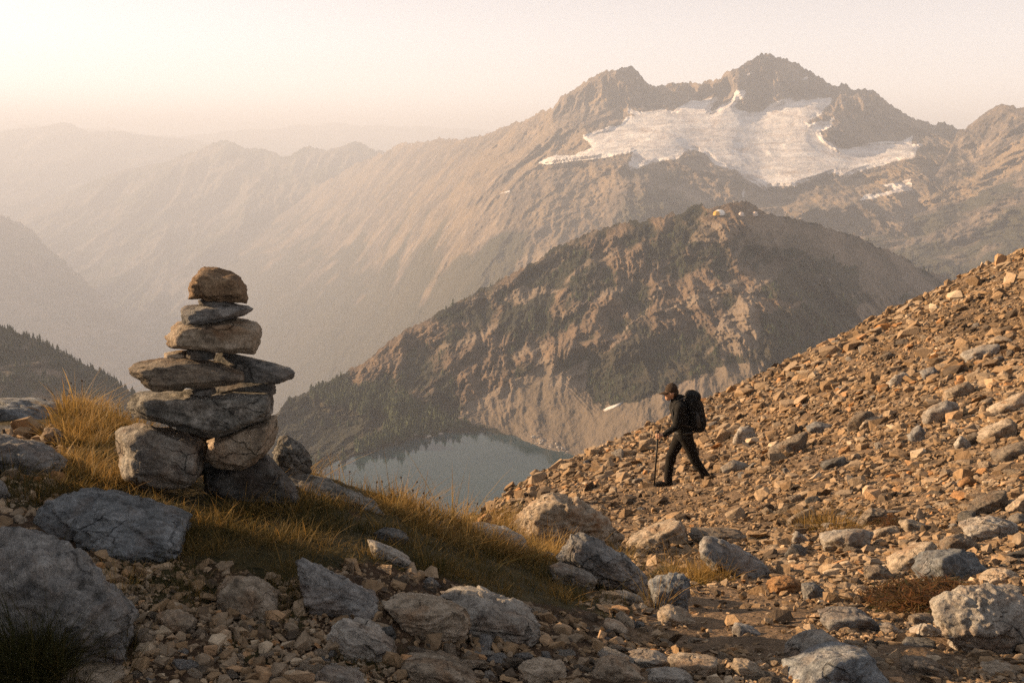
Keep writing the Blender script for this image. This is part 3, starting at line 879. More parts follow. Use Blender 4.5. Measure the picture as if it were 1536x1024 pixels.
def rock_surface(P, level=5, p=34, rough=1.0, seed=0.0, layered=0.0, cuts=12, cutd=(0.74, 0.96)):
    """hard-edged stone filling the hull of the points P, with worn edges, pits and ledges"""
    P = np.asarray(P, float)
    c0 = P.mean(0)
    Q = P - c0
    ev, ax = np.linalg.eigh(Q.T @ Q)
    R = Q @ ax
    ext = np.maximum((R.max(0) - R.min(0)) / 2, 1e-3)
    N, D, c = hull_planes(R / ext)
    # knocked-off corners: a few extra planes just inside the hull
    rs = np.random.default_rng(int(abs(seed) * 977) + 3)
    Rn = R / ext - c
    for _ in range(cuts):
        m = rs.normal(size=3)
        m /= np.linalg.norm(m)
        N = np.concatenate([N, m[None]])
        D = np.append(D, (Rn @ m).max() * rs.uniform(*cutd))
    dirs, Fc = ico(level)
    dt = dirs @ N.T
    t = np.clip(dt, 1e-6, None) / D[None]
    r = (t ** p).sum(1) ** (-1.0 / p)
    V = ((dirs * r[:, None] + c) * ext) @ ax.T
    size = float(np.cbrt(np.prod(ext))) * 2
    nd = V / (np.linalg.norm(V, axis=1)[:, None] + 1e-9)
    W = V / size + seed * 3.17
    disp = 0.022 * fbm(W * 1.7, 4) + 0.020 * (ridged(W * 3.2 + 9, 4) - 1.1) + 0.022 * fbm(W * 9, 4, 2.1, 0.65)
    # chipped ledges
    st = fbm(W * np.array([1.2, 1.2, 3.2]) + 20, 3) * 2.2
    disp += 0.026 * (np.abs((st % 1.0) - 0.5) * 2 - 0.5)
    # fracture faces: cells that each tilt their own way
    k = 34
    cs = rs.uniform(-1, 1, (k, 3)) * np.abs(W - seed * 3.17).max(0) + seed * 3.17
    Ww = W + 0.06 * np.stack([fbm(W * 3 + 40, 2), fbm(W * 3 + 60, 2), fbm(W * 3 + 80, 2)], 1)
    near = ((Ww[:, None] - cs[None]) ** 2).sum(-1).argmin(1)
    g = rs.normal(size=(k, 3))
    disp += 0.095 * ((W - cs[near]) * g[near]).sum(1).clip(-0.5, 0.5)
    if layered:
        zl = (W[:, 2] * 7 + 0.8 * fbm(W * 2, 3))
        disp += layered * 0.035 * (np.abs((zl % 1.0) - 0.5) * 2 - 0.5)
    V = V + nd * (disp * size * rough)[:, None]
    return V + c0, Fc

def stone_points(outline, d, thick, seed, front=None, bury=0.14, flat=0.0):
    rs = np.random.default_rng(int(seed * 1000) + 5)
    o = np.array(outline, float)
    u, v = ray(o[:, 0], o[:, 1])
    w = (u.max() - u.min()) * d
    h = (v.max() - v.min()) * d
    T = thick * min(w, 2.2 * h + 0.3 * w)
    dc = d + 0.45 * T
    tt = (o[:, 1].max() - o[:, 1]) / max(1e-6, o[:, 1].max() - o[:, 1].min())
    yo = d + T * ((0.12 if bury else 0.3) + (0.5 if bury else 0.25) * tt + rs.uniform(-0.08, 0.08, len(u)) * 0.3)
    O = np.stack([u * yo, yo, v * yo], 1)
    cx, cz = (O[:, 0].max() + O[:, 0].min()) / 2, (O[:, 2].max() + O[:, 2].min()) / 2
    hh = O[:, 2].max() - O[:, 2].min()
    pts = [O]
    back = O.copy()
    back[:, 0] = cx + (O[:, 0] - cx) * 0.78
    back[:, 2] = cz + (O[:, 2] - cz) * 0.70 - 0.1 * hh
    back[:, 1] = d + T * (1.0 + rs.uniform(-0.1, 0.1, len(u)))
    pts.append(back)
    if front is None:
        # a block: one broad front face, its upper edge set back under a sloping top, its left corner turned to the light
        cu, hu = (u.max() + u.min()) / 2, (u.max() - u.min()) / 2
        v0, hv = v.min(), v.max() - v.min()
        top = v.max() - 0 * u
        def lim(fx):          # height of the outline over a given place along its width
            q = cu + fx * hu
            m = np.abs(u - q) < 0.45 * hu
            return v[m].max() if m.any() else v.max()
        il, ir = -rs.uniform(0.45, 0.75), rs.uniform(0.6, 0.88)
        tilt = rs.uniform(-0.12, 0.2)
        fu, fv, fy = [], [], []
        for fx, fh, yy_ in ((il, 0.04, 0.02), (ir, 0.04, 0.06), (ir + .06, 0.34, 0.10), (ir - .1, 0.60 - tilt, 0.12), (0.1, 0.63, 0.06), (il + .04, 0.60 + tilt, 0.05), (il - .08, 0.3, 0.05)):
            fu.append(cu + fx * hu)
            fv.append(v0 + (lim(fx) - v0) * fh * rs.uniform(0.93, 1.05))
            fy.append(d + T * (yy_ + rs.uniform(-.02, .02)))
        fu, fv, fy = np.array(fu), np.array(fv), np.array(fy)
        f = np.stack([fu * fy, fy, fv * fy], 1)
        pts.append(f)
    else:
        fr = []
        for px, py, dy in front:
            uu, vv = ray(px, py)
            y = dc + dy * T
            fr.append((uu * y, y, vv * y))
        pts.append(np.array(fr))
    P = np.concatenate(pts)
    if bury:
        low = O[:, 2] < cz
        B = O[low].copy()
        B[:, 2] -= bury * hh + 0.02
        B[:, 0] = cx + (B[:, 0] - cx) * 0.9
        P = np.concatenate([P, B])
    return P

def put_rock(name, label, cat, mat, outline, thick=0.75, d=None, front=None, bury=0.14, group=None, level=5, p=90, rough=1.0, layered=0.0, seed=None):
    o = np.array(outline, float)
    if d is None:
        lo = o[:, 1].max()
        d = float(hit((o[:, 0].max() + o[:, 0].min()) / 2, min(lo - 0.1 * (lo - o[:, 1].min()), 1040))[0, 1])
    seed = seed if seed is not None else (o[0, 0] * 0.013 + o[0, 1] * 0.0071) % 5
    P = stone_points(outline, d, thick, seed, front, bury)
    V, Fc = rock_surface(P, level, p, rough * (0.72 if bury == 0 else 1), seed, layered, 3 if bury == 0 else 6 if front is not None else 9, (0.9, 0.98) if bury == 0 else (0.82, 0.97) if front is not None else (0.78, 0.96))
    c = V.mean(0)
    c[2] = V[:, 2].min()
    ob = obj(name, mesh_np(name, V - c, [Fc], MATS[mat]), c)
    FOOT.append((c[0], c[1], (V[:, 0].max() - V[:, 0].min()) / 2, (V[:, 1].max() - V[:, 1].min()) / 2))
    OUTL.append(o)
    return tag(ob, label, cat, group)
FOOT, OUTL = [], []

def z(ox, oy, s, pts):
    return [(ox + a / s, oy + b / s) for a, b in pts]

def cairn():
    Z = lambda *p: z(140, 370, 2.56, p)
    G = 'stacked stones of the cairn'
    kw = dict(cat='stone', group=G, bury=0.0)
    nm = 'cairn_stone'
    # bottom to top
    put_rock(nm, 'dark tilted slate slab at the foot of the cairn with a thin pale edge', mat='dark', outline=Z((430, 850), (600, 830), (660, 788), (700, 850), (798, 972), (760, 1010), (600, 1000), (440, 980)), d=4.28, thick=0.5,
             front=Z(*[(a, b) for a, b in ()]) or [(x, y, -0.45) for x, y in Z((450, 900), (640, 870), (670, 820), (780, 975), (560, 990))], layered=0.6, **kw)
    put_rock(nm, 'pale grey block at the lower left of the cairn, half sunk in golden grass', mat='pale', outline=Z((80, 700), (180, 672), (220, 680), (340, 730), (405, 745), (420, 765), (415, 830), (400, 890), (340, 930), (200, 930), (110, 900), (85, 820)), d=4.12, thick=0.8,
             front=[(x, y, -0.42) for x, y in Z((125, 760), (210, 705), (330, 745), (395, 775), (385, 900), (150, 880))], **kw)
    put_rock(nm, 'tan block at the lower right of the cairn under the large mottled stone', mat='tan', outline=Z((430, 745), (560, 690), (640, 655), (700, 645), (708, 690), (690, 760), (620, 840), (560, 858), (480, 848), (430, 820)), d=4.16, thick=0.85,
             front=[(x, y, -0.42) for x, y in Z((450, 780), (570, 710), (670, 690), (640, 790), (560, 840), (470, 825))], **kw)
    put_rock(nm, 'large dark mottled lichen stone spanning the two lowest blocks of the cairn', mat='lichen', outline=Z((135, 625), (150, 575), (185, 556), (250, 560), (400, 572), (560, 570), (690, 556), (703, 600), (690, 650), (640, 678), (560, 708), (510, 728), (440, 728), (330, 702), (240, 672), (150, 652)), d=4.08, thick=0.62,
             front=[(x, y, -0.45) for x, y in Z((165, 620), (200, 590), (420, 600), (650, 590), (670, 630), (520, 700), (430, 705), (250, 650))], rough=1.1, **kw)
    put_rock(nm, 'dark filler stone for the shaded gap between the mottled stone and the two long slabs', mat='dark', outline=Z((440, 548), (580, 512), (698, 520), (703, 560), (640, 580), (460, 575)), d=4.28, thick=0.6, layered=0.6, **kw)  # added dark block standing in for the shade of this gap
    put_rock(nm, 'dark filler stone added in the gap between the two lowest pale and tan blocks', mat='dark', outline=Z((320, 690), (480, 690), (480, 800), (460, 870), (400, 880), (350, 860)), d=4.36, thick=0.6, **kw)  # added dark fill so no daylight shows between the lowest blocks
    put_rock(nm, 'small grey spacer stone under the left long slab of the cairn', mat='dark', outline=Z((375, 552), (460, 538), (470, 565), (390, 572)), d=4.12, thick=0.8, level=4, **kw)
    put_rock(nm, 'long dark slab jutting out to the right of the cairn', mat='dark', outline=Z((455, 415), (520, 405), (600, 425), (690, 455), (776, 480), (770, 508), (712, 525), (660, 512), (560, 492), (470, 445)), d=4.2, thick=0.55, layered=1.0, **kw)
    put_rock(nm, 'long brown pointed slab jutting out to the left of the cairn', mat='slab', outline=Z((133, 465), (160, 445), (280, 425), (350, 420), (470, 445), (580, 492), (575, 517), (540, 530), (400, 540), (330, 552), (250, 556), (215, 547), (160, 505), (135, 482)), d=4.05, thick=0.5,
             front=[(x, y, -0.45) for x, y in Z((165, 480), (290, 455), (360, 455), (545, 505), (380, 525), (250, 540))], layered=0.8, **kw)
    put_rock(nm, 'small light chip on the left slab under the big tan stone', mat='tan', outline=Z((270, 408), (310, 398), (355, 398), (362, 425), (300, 432), (270, 428)), d=4.16, thick=0.9, level=4, **kw)
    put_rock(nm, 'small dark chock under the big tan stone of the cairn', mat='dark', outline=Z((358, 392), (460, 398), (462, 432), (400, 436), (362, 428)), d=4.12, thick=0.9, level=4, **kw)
    put_rock(nm, 'big rounded tan stone in the upper half of the cairn', mat='tan', outline=Z((278, 345), (298, 300), (330, 285), (420, 298), (560, 268), (632, 290), (646, 330), (640, 385), (620, 416), (560, 414), (440, 396), (290, 391), (278, 368)), d=4.08, thick=0.7,
             front=[(x, y, -0.43) for x, y in Z((305, 350), (340, 320), (560, 300), (615, 320), (605, 390), (450, 380), (320, 380))], **kw)
    put_rock(nm, 'flat grey slab second from the top of the cairn, tapering to the right', mat='grey', outline=Z((335, 245), (345, 228), (420, 216), (520, 213), (600, 228), (614, 240), (590, 262), (500, 280), (430, 296), (350, 306), (340, 285)), d=4.1, thick=0.55,
             front=[(x, y, -0.43) for x, y in Z((355, 260), (430, 240), (570, 240), (500, 270), (365, 295))], layered=0.8, **kw)
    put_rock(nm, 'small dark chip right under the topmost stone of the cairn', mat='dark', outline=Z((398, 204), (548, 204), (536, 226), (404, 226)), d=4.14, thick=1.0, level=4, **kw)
    put_rock(nm, 'topmost stone of the cairn, a warm brown block with a darker upper edge', mat='brown', outline=Z((362, 150), (398, 102), (408, 78), (430, 74), (522, 93), (560, 110), (570, 145), (588, 176), (588, 214), (500, 212), (362, 200)), d=4.1, thick=0.75, seed=2.6,
             front=[(x, y, -0.42) for x, y in Z((380, 160), (425, 110), (540, 130), (560, 190), (390, 188))], layered=0.5, **kw)

def hand_rocks():
    A = lambda *p: list(p)
    R = put_rock
    B3 = lambda *p: z(420, 700, 3.0, p)
    C1 = lambda *p: z(400, 800, 4.572, p)
    C2 = lambda *p: z(700, 720, 5.12, p)
    C3 = lambda *p: z(900, 860, 4.8, p)
    C4 = lambda *p: z(1200, 840, 4.571, p)
    C5 = lambda *p: z(1180, 680, 4.315, p)
    C7 = lambda *p: z(400, 640, 4.653, p)
    D4 = lambda *p: z(900, 680, 2.415, p)
    S6 = lambda *p: z(1000, 360, 2.845, p)
    # --- left foreground
    R('boulder', 'huge pale grey boulder cut by the left edge, dark grass hanging over its foot', 'boulder', 'grey', A((-60, 800), (0, 789), (40, 789), (75, 797), (110, 820), (140, 850), (160, 880), (165, 912), (190, 950), (192, 968), (150, 975), (90, 1000), (0, 1010), (-70, 960)), 0.55,
      front=[(-20, 850, -.3), (60, 845, -.32), (130, 900, -.4), (165, 955, -.42), (60, 985, -.5), (-30, 960, -.5)], level=6)
    R('boulder', 'long blue grey slab sloping to the right below the golden grass', 'boulder', 'blue', A((40, 772), (60, 750), (102, 735), (130, 740), (180, 758), (230, 775), (279, 800), (268, 825), (235, 842), (190, 852), (150, 838), (120, 812), (85, 796), (45, 788)), 0.75,
      front=[(70, 780, -.15), (130, 790, -.25), (200, 838, -.5), (150, 832, -.45), (255, 822, -.35), (110, 805, -.3)], level=6)
    R('rock', 'low striped grey slab at the left edge under the blue stone', 'rock', 'grey', A((-40, 648), (0, 650), (30, 660), (70, 680), (96, 702), (88, 722), (50, 716), (0, 716), (-40, 716)), 0.7, layered=0.6)
    R('rock', 'blue grey rock on the skyline at the left edge', 'rock', 'blue', A((-50, 598), (0, 598), (40, 601), (72, 611), (92, 618), (86, 634), (50, 648), (10, 645), (-50, 645)), 0.8, 5.6)
    R('rock', 'dark rock lying just under the blue skyline rock', 'rock', 'dark', A((-20, 634), (20, 640), (60, 646), (62, 664), (20, 668), (-20, 660)), 0.8, 5.2, level=4)
    R('rock', 'small brown rock beside the upper golden tuft', 'rock', 'tan', A((60, 655), (68, 640), (80, 638), (92, 655), (90, 670), (66, 668)), 0.9, level=4)
    R('rock', 'dark grey rock end at the left edge beneath the striped slab', 'rock', 'grey', A((-20, 722), (4, 720), (12, 736), (10, 752), (-20, 756)), 0.9, level=4)
    R('rock', 'small pinkish rock left of the long blue slab', 'rock', 'tan', A((14, 778), (24, 770), (36, 776), (40, 788), (26, 794), (14, 790)), 0.9, level=4)
    R('rock', 'rounded rust brown rock sitting in the shaded dirt between the two big pale slabs', 'rock', 'tan', A((318, 885), (328, 872), (345, 865), (365, 866), (385, 872), (414, 895), (419, 914), (400, 928), (375, 934), (345, 930), (325, 912)), 0.85)
    R('rock', 'small pointed tan rock left of the rounded rust brown rock', 'rock', 'tan', A((232, 922), (250, 915), (278, 924), (297, 941), (290, 960), (272, 958), (250, 942)), 0.8)
    R('rock', 'brown knobbly rock behind the small pointed tan rock', 'rock', 'tan', A((200, 945), (215, 938), (232, 950), (230, 975), (206, 975)), 0.9, level=4)
    R('rock', 'low flat tan rock cut by the bottom edge under the dark grass', 'rock', 'tan', A((78, 1012), (118, 1003), (165, 1006), (188, 1026), (160, 1040), (80, 1040)), 0.8)
    R('boulder', 'grey green slab with smooth face tilted in the shaded grass', 'boulder', 'grey', C1((205, 200), (260, 172), (330, 186), (400, 258), (520, 298), (600, 370), (700, 430), (765, 500), (782, 580), (740, 635), (600, 592), (480, 575), (290, 535), (240, 400)), 0.6,
      front=[(x, y, dy) for (x, y), dy in zip(C1((265, 235), (320, 230), (560, 400), (720, 540), (700, 600), (470, 540), (310, 505)), (-.1, -.1, -.25, -.35, -.45, -.45, -.4))], level=6)
    R('boulder', 'pale pinkish rock in front of the grey green slab', 'boulder', 'pale', C1((408, 705), (450, 620), (520, 562), (600, 588), (700, 638), (800, 728), (872, 800), (912, 862), (895, 930), (800, 925), (700, 860), (580, 835), (430, 770)), 0.75)
    R('boulder', 'blocky tan boulder with a flat top and a dark vertical front', 'boulder', 'tan', C1((793, 455), (830, 432), (1020, 433), (1200, 458), (1340, 508), (1402, 620), (1370, 680), (1300, 722), (1080, 765), (960, 725), (915, 640), (800, 565)), 0.7,
      front=[(x, y, dy) for (x, y), dy in zip(C1((905, 548), (1120, 560), (1350, 560), (1340, 650), (1090, 735), (950, 680), (810, 500)), (-.45, -.5, -.4, -.38, -.5, -.5, -.1))], level=6)
    R('boulder', 'rough grey and brown boulder right of the flat topped block', 'boulder', 'pale', B3((720, 585), (800, 560), (870, 563), (1000, 618), (1060, 638), (1165, 700), (1175, 765), (1080, 815), (980, 792), (870, 702), (780, 620)), 0.8, level=6)
    R('rock', 'dark brown rock squeezed between the pale pinkish rock and the flat topped block', 'rock', 'dark', C1((762, 650), (860, 628), (890, 700), (820, 765), (775, 725)), 0.9, level=4)
    R('boulder', 'long tan and grey rock running off the bottom edge below the flat topped block', 'boulder', 'tan', C1((890, 870), (940, 845), (1100, 842), (1220, 908), (1380, 1000), (1470, 1080), (900, 1090)), 0.8)
    R('rock', 'pale grey rock running off the bottom edge below the pale pinkish rock', 'rock', 'pale', C1((340, 960), (430, 912), (530, 928), (620, 978), (700, 1040), (600, 1090), (350, 1090)), 0.8)
    R('rock', 'thin white pointed rock lying in the shaded grass', 'rock', 'pale', C7((698, 780), (740, 786), (830, 826), (920, 888), (1010, 958), (1024, 978), (960, 972), (860, 904), (715, 832)), 0.5)
    R('rock', 'dark flat rock in the grass behind the thin white pointed rock', 'rock', 'dark', C7((740, 745), (800, 705), (900, 728), (990, 775), (960, 800), (860, 795), (760, 785)), 0.7)
    R('boulder', 'long lichen crusted ledge behind the cairn above the lake', 'boulder', 'lichen', C7((90, 300), (200, 306), (330, 346), (480, 408), (580, 466), (700, 538), (780, 578), (835, 625), (815, 665), (640, 648), (480, 570), (370, 480), (200, 380)), 0.45, 4.6, level=6)
    R('rock', 'grey mottled rock just behind the right foot of the cairn', 'rock', 'lichen', z(140, 370, 2.56, [(690, 785), (708, 722), (750, 728), (800, 775), (835, 825), (830, 855), (740, 855), (690, 835)]), 0.8, 4.7)
    # --- middle: the big pair and the path's left bank
    R('boulder', 'large wedge boulder with sunlit left face and dark right face', 'boulder', 'tan', C2((290, 395), (350, 330), (420, 258), (560, 168), (640, 113), (720, 122), (880, 188), (1050, 290), (1150, 388), (1188, 430), (1175, 520), (1060, 560), (640, 560), (420, 470)), 0.62,
      front=[(x, y, dy) for (x, y), dy in zip(C2((715, 150), (560, 310), (430, 455), (640, 540), (1040, 545)), (-.35, -.42, -.5, -.55, -.3))], level=6, p=110)
    R('boulder', 'grey slab tipped up on edge in front of the large wedge boulder', 'boulder', 'grey', C2((718, 645), (770, 520), (800, 432), (868, 398), (960, 430), (1100, 518), (1250, 618), (1405, 742), (1398, 905), (1280, 890), (1100, 790), (900, 700)), 0.55,
      front=[(x, y, dy) for (x, y), dy in zip(C2((835, 450), (885, 545), (1010, 670), (1200, 790), (1390, 880), (760, 640), (880, 690)), (-.2, -.4, -.48, -.48, -.35, -.35, -.5))], level=6, p=110, layered=0.4)
    R('rock', 'flat whitish rock in the grass left of the tipped grey slab', 'rock', 'pale', C2((630, 640), (680, 622), (770, 650), (960, 728), (1004, 770), (990, 850), (900, 835), (800, 765), (660, 670)), 0.7)
    R('rock', 'small blue grey rock in the tuft between wedge boulder and whitish rock', 'rock', 'blue', C2((560, 560), (610, 545), (690, 580), (700, 615), (600, 605)), 0.8, level=4)
    R('rock', 'low pale sunlit rock at the crest left of the large wedge boulder', 'rock', 'pale', C2((0, 335), (60, 318), (150, 338), (330, 418), (475, 512), (450, 545), (200, 490), (40, 430)), 0.7)
    R('rock', 'small rust coloured rock where the grass crest meets the lake', 'rock', 'rust', C2((80, 300), (150, 250), (185, 265), (190, 310), (110, 325)), 0.9, 7.5, level=4)
    R('boulder', 'dark blue grey boulder at the right end of the tipped slab', 'boulder', 'blue', C3((355, 70), (430, 22), (500, -2), (600, -5), (650, 50), (645, 160), (640, 255), (600, 285), (480, 240), (380, 200)), 0.85)
    R('rock', 'brown rock under the dark blue grey boulder', 'rock', 'tan', C3((410, 270), (500, 236), (620, 298), (705, 360), (712, 392), (540, 375), (420, 320)), 0.8)
    R('rock', 'thin white stone splinter below the tipped slab', 'rock', 'pale', C3((95, 118), (180, 136), (342, 210), (325, 228), (200, 182), (105, 150)), 0.6, level=4)
    R('rock', 'tan flake on the bank, lower of two tan flakes below the white splinter', 'rock', 'tan', C3((8, 335), (60, 313), (150, 365), (205, 412), (200, 440), (110, 418)), 0.7, level=4)
    R('rock', 'tan flake on the bank, upper of two tan flakes below the white splinter', 'rock', 'tan', C3((108, 292), (150, 268), (220, 325), (254, 372), (240, 412), (180, 385)), 0.8, level=4)
    R('boulder', 'sunlit tan block on the far side of the path below the walker', 'boulder', 'tan', D4((103, 335), (160, 300), (220, 268), (292, 236), (318, 290), (312, 335), (200, 356), (125, 350)), 0.7, front=[(x, y, dy) for (x, y), dy in zip(D4((285, 262), (300, 330), (210, 350), (150, 325)), (-.35, -.45, -.5, -.4))])
    R('rock', 'low brown slab right behind the sunlit tan block', 'rock', 'slab', D4((318, 290), (380, 273), (470, 280), (545, 290), (535, 335), (400, 332), (340, 318)), 0.6, layered=0.5)
    R('boulder', 'grey slab leaning beside the path with a golden tuft at its left end', 'boulder', 'grey', D4((356, 330), (378, 300), (420, 302), (540, 358), (620, 418), (634, 445), (610, 466), (520, 462), (440, 420), (362, 380)), 0.6, front=[(x, y, dy) for (x, y), dy in zip(D4((380, 318), (460, 375), (600, 450), (530, 458), (420, 400), (370, 360)), (-.15, -.35, -.35, -.45, -.5, -.4))])
    R('rock', 'orange rock beside the path', 'rock', 'rust', D4((606, 470), (640, 448), (700, 448), (732, 470), (722, 505), (670, 514), (612, 497)), 0.8)
    R('rock', 'grey rounded rock right of the orange rock by the path', 'rock', 'grey', D4((733, 470), (780, 466), (828, 508), (805, 545), (740, 523)), 0.85)
    R('boulder', 'yellowish sunlit block with a dark right end in the middle of the rubble', 'boulder', 'pale', D4((798, 310), (840, 288), (960, 273), (992, 290), (988, 340), (910, 348), (880, 370), (808, 338)), 0.8, front=[(x, y, dy) for (x, y), dy in zip(D4((905, 290), (895, 355), (980, 335), (820, 320)), (-.5, -.5, -.2, -.3))])
    R('boulder', 'wedge of tan rock leaning right with a shaded underside', 'boulder', 'tan', D4((1043, 412), (1110, 358), (1200, 318), (1226, 350), (1206, 405), (1080, 445)), 0.75, front=[(x, y, dy) for (x, y), dy in zip(D4((1115, 385), (1185, 345), (1150, 420), (1075, 432)), (-.4, -.35, -.5, -.45))])
    R('boulder', 'blue grey boulder with one sunlit left corner right of the tan wedge', 'boulder', 'blue', D4((1155, 445), (1238, 370), (1300, 348), (1352, 358), (1415, 430), (1395, 475), (1240, 475), (1175, 455)), 0.8, front=[(x, y, dy) for (x, y), dy in zip(D4((1240, 380), (1245, 465), (1390, 465)), (-.45, -.55, -.3))])
    R('rock', 'upright brown block with sunlit left side above the blue grey boulder', 'rock', 'slab', D4((1243, 352), (1262, 320), (1290, 288), (1345, 300), (1375, 340), (1300, 365)), 0.8)
    R('boulder', 'flat topped pinkish boulder at the upper right of the rubble', 'boulder', 'pale', D4((1318, 280), (1390, 228), (1450, 234), (1514, 260), (1510, 312), (1400, 325), (1340, 302)), 0.8)
    R('boulder', 'big pale crusted boulder at the right edge', 'boulder', 'pale', C4((925, 440), (952, 330), (1008, 308), (1018, 258), (1128, 188), (1240, 178), (1380, 188), (1520, 228), (1600, 330), (1600, 600), (1480, 700), (1350, 690), (1165, 625), (1050, 540)), 0.7,
      front=[(x, y, dy) for (x, y), dy in zip(C4((1020, 350), (1150, 240), (1300, 225), (1190, 500), (1480, 520), (1560, 400), (1170, 600), (1450, 680), (945, 430)), (-.2, -.15, -.1, -.5, -.5, -.3, -.45, -.4, -.15))], level=6, rough=1.15)
    R('rock', 'flat slab resting against the top of the big pale crusted boulder', 'rock', 'pale', C4((1290, 232), (1380, 183), (1512, 178), (1536, 250), (1400, 275)), 0.8, 4.15)
    R('boulder', 'flat greyish rock half sunk in the path', 'boulder', 'grey', C4((135, 405), (208, 345), (320, 343), (440, 368), (540, 448), (566, 505), (440, 495), (200, 465)), 0.75)
    R('boulder', 'bright yellowish sunlit rock at the bottom beside the path', 'boulder', 'pale', C4((-100, 640), (0, 555), (60, 498), (175, 487), (240, 530), (305, 592), (180, 650), (80, 720), (0, 770), (-80, 720)), 0.75, front=[(x, y, dy) for (x, y), dy in zip(C4((160, 520), (75, 690), (-20, 740), (270, 600)), (-.3, -.5, -.45, -.3))])
    R('boulder', 'dark grey boulder with a sunlit left slope cut by the bottom edge', 'boulder', 'blue', C4((-120, 900), (0, 800), (200, 688), (395, 628), (480, 648), (560, 760), (640, 880), (300, 930), (0, 920)), 0.7, front=[(x, y, dy) for (x, y), dy in zip(C4((230, 700), (400, 660), (140, 860), (580, 860)), (-.35, -.2, -.55, -.4))])
    R('rock', 'pale rounded rock leaning on the left foot of the big crusted boulder', 'rock', 'pale', C4((778, 535), (820, 470), (880, 422), (960, 478), (1004, 545), (900, 566)), 0.8)
    R('rock', 'dark brick shaped rock below the pale rounded rock', 'rock', 'dark', C4((716, 600), (740, 552), (930, 552), (944, 610), (740, 634)), 0.8)
    R('rock', 'small round tan stone under the dark brick shaped rock', 'rock', 'tan', C4((834, 660), (880, 622), (942, 640), (924, 692), (850, 692)), 0.9, level=4)
    R('boulder', 'dark slab with a sunlit left end near the bottom right corner', 'boulder', 'slab', C4((708, 745), (770, 668), (900, 678), (1022, 750), (1065, 835), (780, 838), (718, 792)), 0.7)
    R('rock', 'tan rock in the bottom right corner', 'rock', 'tan', C4((1255, 745), (1380, 708), (1522, 762), (1484, 805), (1300, 794)), 0.8)
    R('rock', 'small pale pink rock between the sunk flat rock and the rounded pale rock', 'rock', 'pale', C4((548, 455), (640, 437), (716, 518), (560, 508)), 0.8, level=4)
    R('rock', 'brown rock behind the pale rounded rock, next to the reddish shrub', 'rock', 'slab', C4((740, 420), (800, 375), (920, 378), (935, 430), (830, 452)), 0.8, level=4)
    R('boulder', 'rounded tan rock cut by the bottom edge left of the path', 'boulder', 'tan', C3((-50, 720), (0, 620), (80, 598), (160, 618), (262, 690), (355, 775), (345, 830), (-40, 830)), 0.8)
    R('rock', 'flat shaded rock behind the rounded tan rock at the bottom edge', 'rock', 'pale', C3((172, 622), (220, 583), (330, 588), (450, 600), (535, 652), (520, 695), (300, 695)), 0.7)
    R('rock', 'broad brown rock with an orange top at the bottom of the path', 'rock', 'tan', C3((476, 615), (540, 600), (640, 597), (850, 610), (874, 660), (864, 745), (740, 758), (600, 700)), 0.75)
    R('rock', 'tan rock right of the broad orange topped rock', 'rock', 'tan', C3((938, 675), (980, 622), (1100, 638), (1204, 722), (1184, 785), (980, 768)), 0.8)
    R('rock', 'low rounded rock cut by the bottom edge in front of the broad orange topped rock', 'rock', 'pale', C3((345, 760), (450, 706), (580, 708), (692, 780), (695, 825), (360, 825)), 0.8)
    R('rock', 'grey flat rock in the middle of the trodden path', 'rock', 'grey', C3((942, 400), (980, 363), (1100, 408), (1184, 460), (950, 432)), 0.7, level=4)
    R('boulder', 'wide tan rock cut by the bottom edge right of the long tan and grey rock', 'boulder', 'tan', B3((1075, 905), (1180, 858), (1295, 920), (1278, 990), (1085, 990)), 0.8)
    # --- rubble around the wedge and on the slope
    R('rock', 'sharp tan rock at the right edge above the flat topped pinkish boulder', 'rock', 'tan', C5((1438, 390), (1500, 300), (1560, 240), (1580, 370), (1460, 405)), 0.8)
    R('rock', 'long brown rock with a dark right side on the slope above the pinkish boulder', 'rock', 'slab', C5((1178, 382), (1260, 308), (1430, 226), (1444, 290), (1330, 382), (1220, 412)), 0.7)
    R('rock', 'bright ochre rock standing alone on the lower slope', 'rock', 'rust', C5((1118, 216), (1168, 148), (1210, 148), (1234, 190), (1150, 224)), 0.8, level=4)
    R('rock', 'leaning brown slab left of the dry tuft in the rubble', 'rock', 'slab', C5((3, 472), (80, 398), (180, 340), (198, 392), (100, 452)), 0.6)
    R('rock', 'dark reddish block right of the dry tuft in the rubble', 'rock', 'slab', C5((468, 442), (560, 358), (640, 346), (648, 422), (560, 472), (490, 482)), 0.8)
    R('rock', 'long dark flake on the slope right of the walker', 'rock', 'dark', C5((218, 78), (330, 28), (384, 18), (362, 62), (250, 94)), 0.6, level=4)
    R('rock', 'small dark cube of rock left of the yellowish block', 'rock', 'dark', C5((18, 642), (50, 588), (110, 588), (134, 640), (60, 664)), 0.9, level=4)
    R('rock', 'small pale pyramid of rock left of the yellowish block', 'rock', 'pale', C5((28, 562), (70, 498), (155, 572), (60, 594)), 0.9, level=4)
    R('rock', 'long sunlit tan rock behind the yellowish block', 'rock', 'tan', C5((563, 527), (720, 468), (744, 500), (660, 544)), 0.7, level=4)
    R('rock', 'small pointed tan rock with a dark right flank above the tan wedge', 'rock', 'tan', C5((748, 482), (780, 422), (870, 448), (964, 502), (800, 514)), 0.8, level=4)
    R('rock', 'dark brown rounded rock under the tan wedge', 'rock', 'slab', C5((508, 745), (600, 722), (660, 745), (704, 792), (560, 836), (512, 800)), 0.8)
    R('rock', 'sunlit tan rock at the far right beside the crusted boulder', 'rock', 'tan', C4((1252, 180), (1300, 110), (1420, 60), (1500, 90), (1530, 160), (1400, 178)), 0.7)
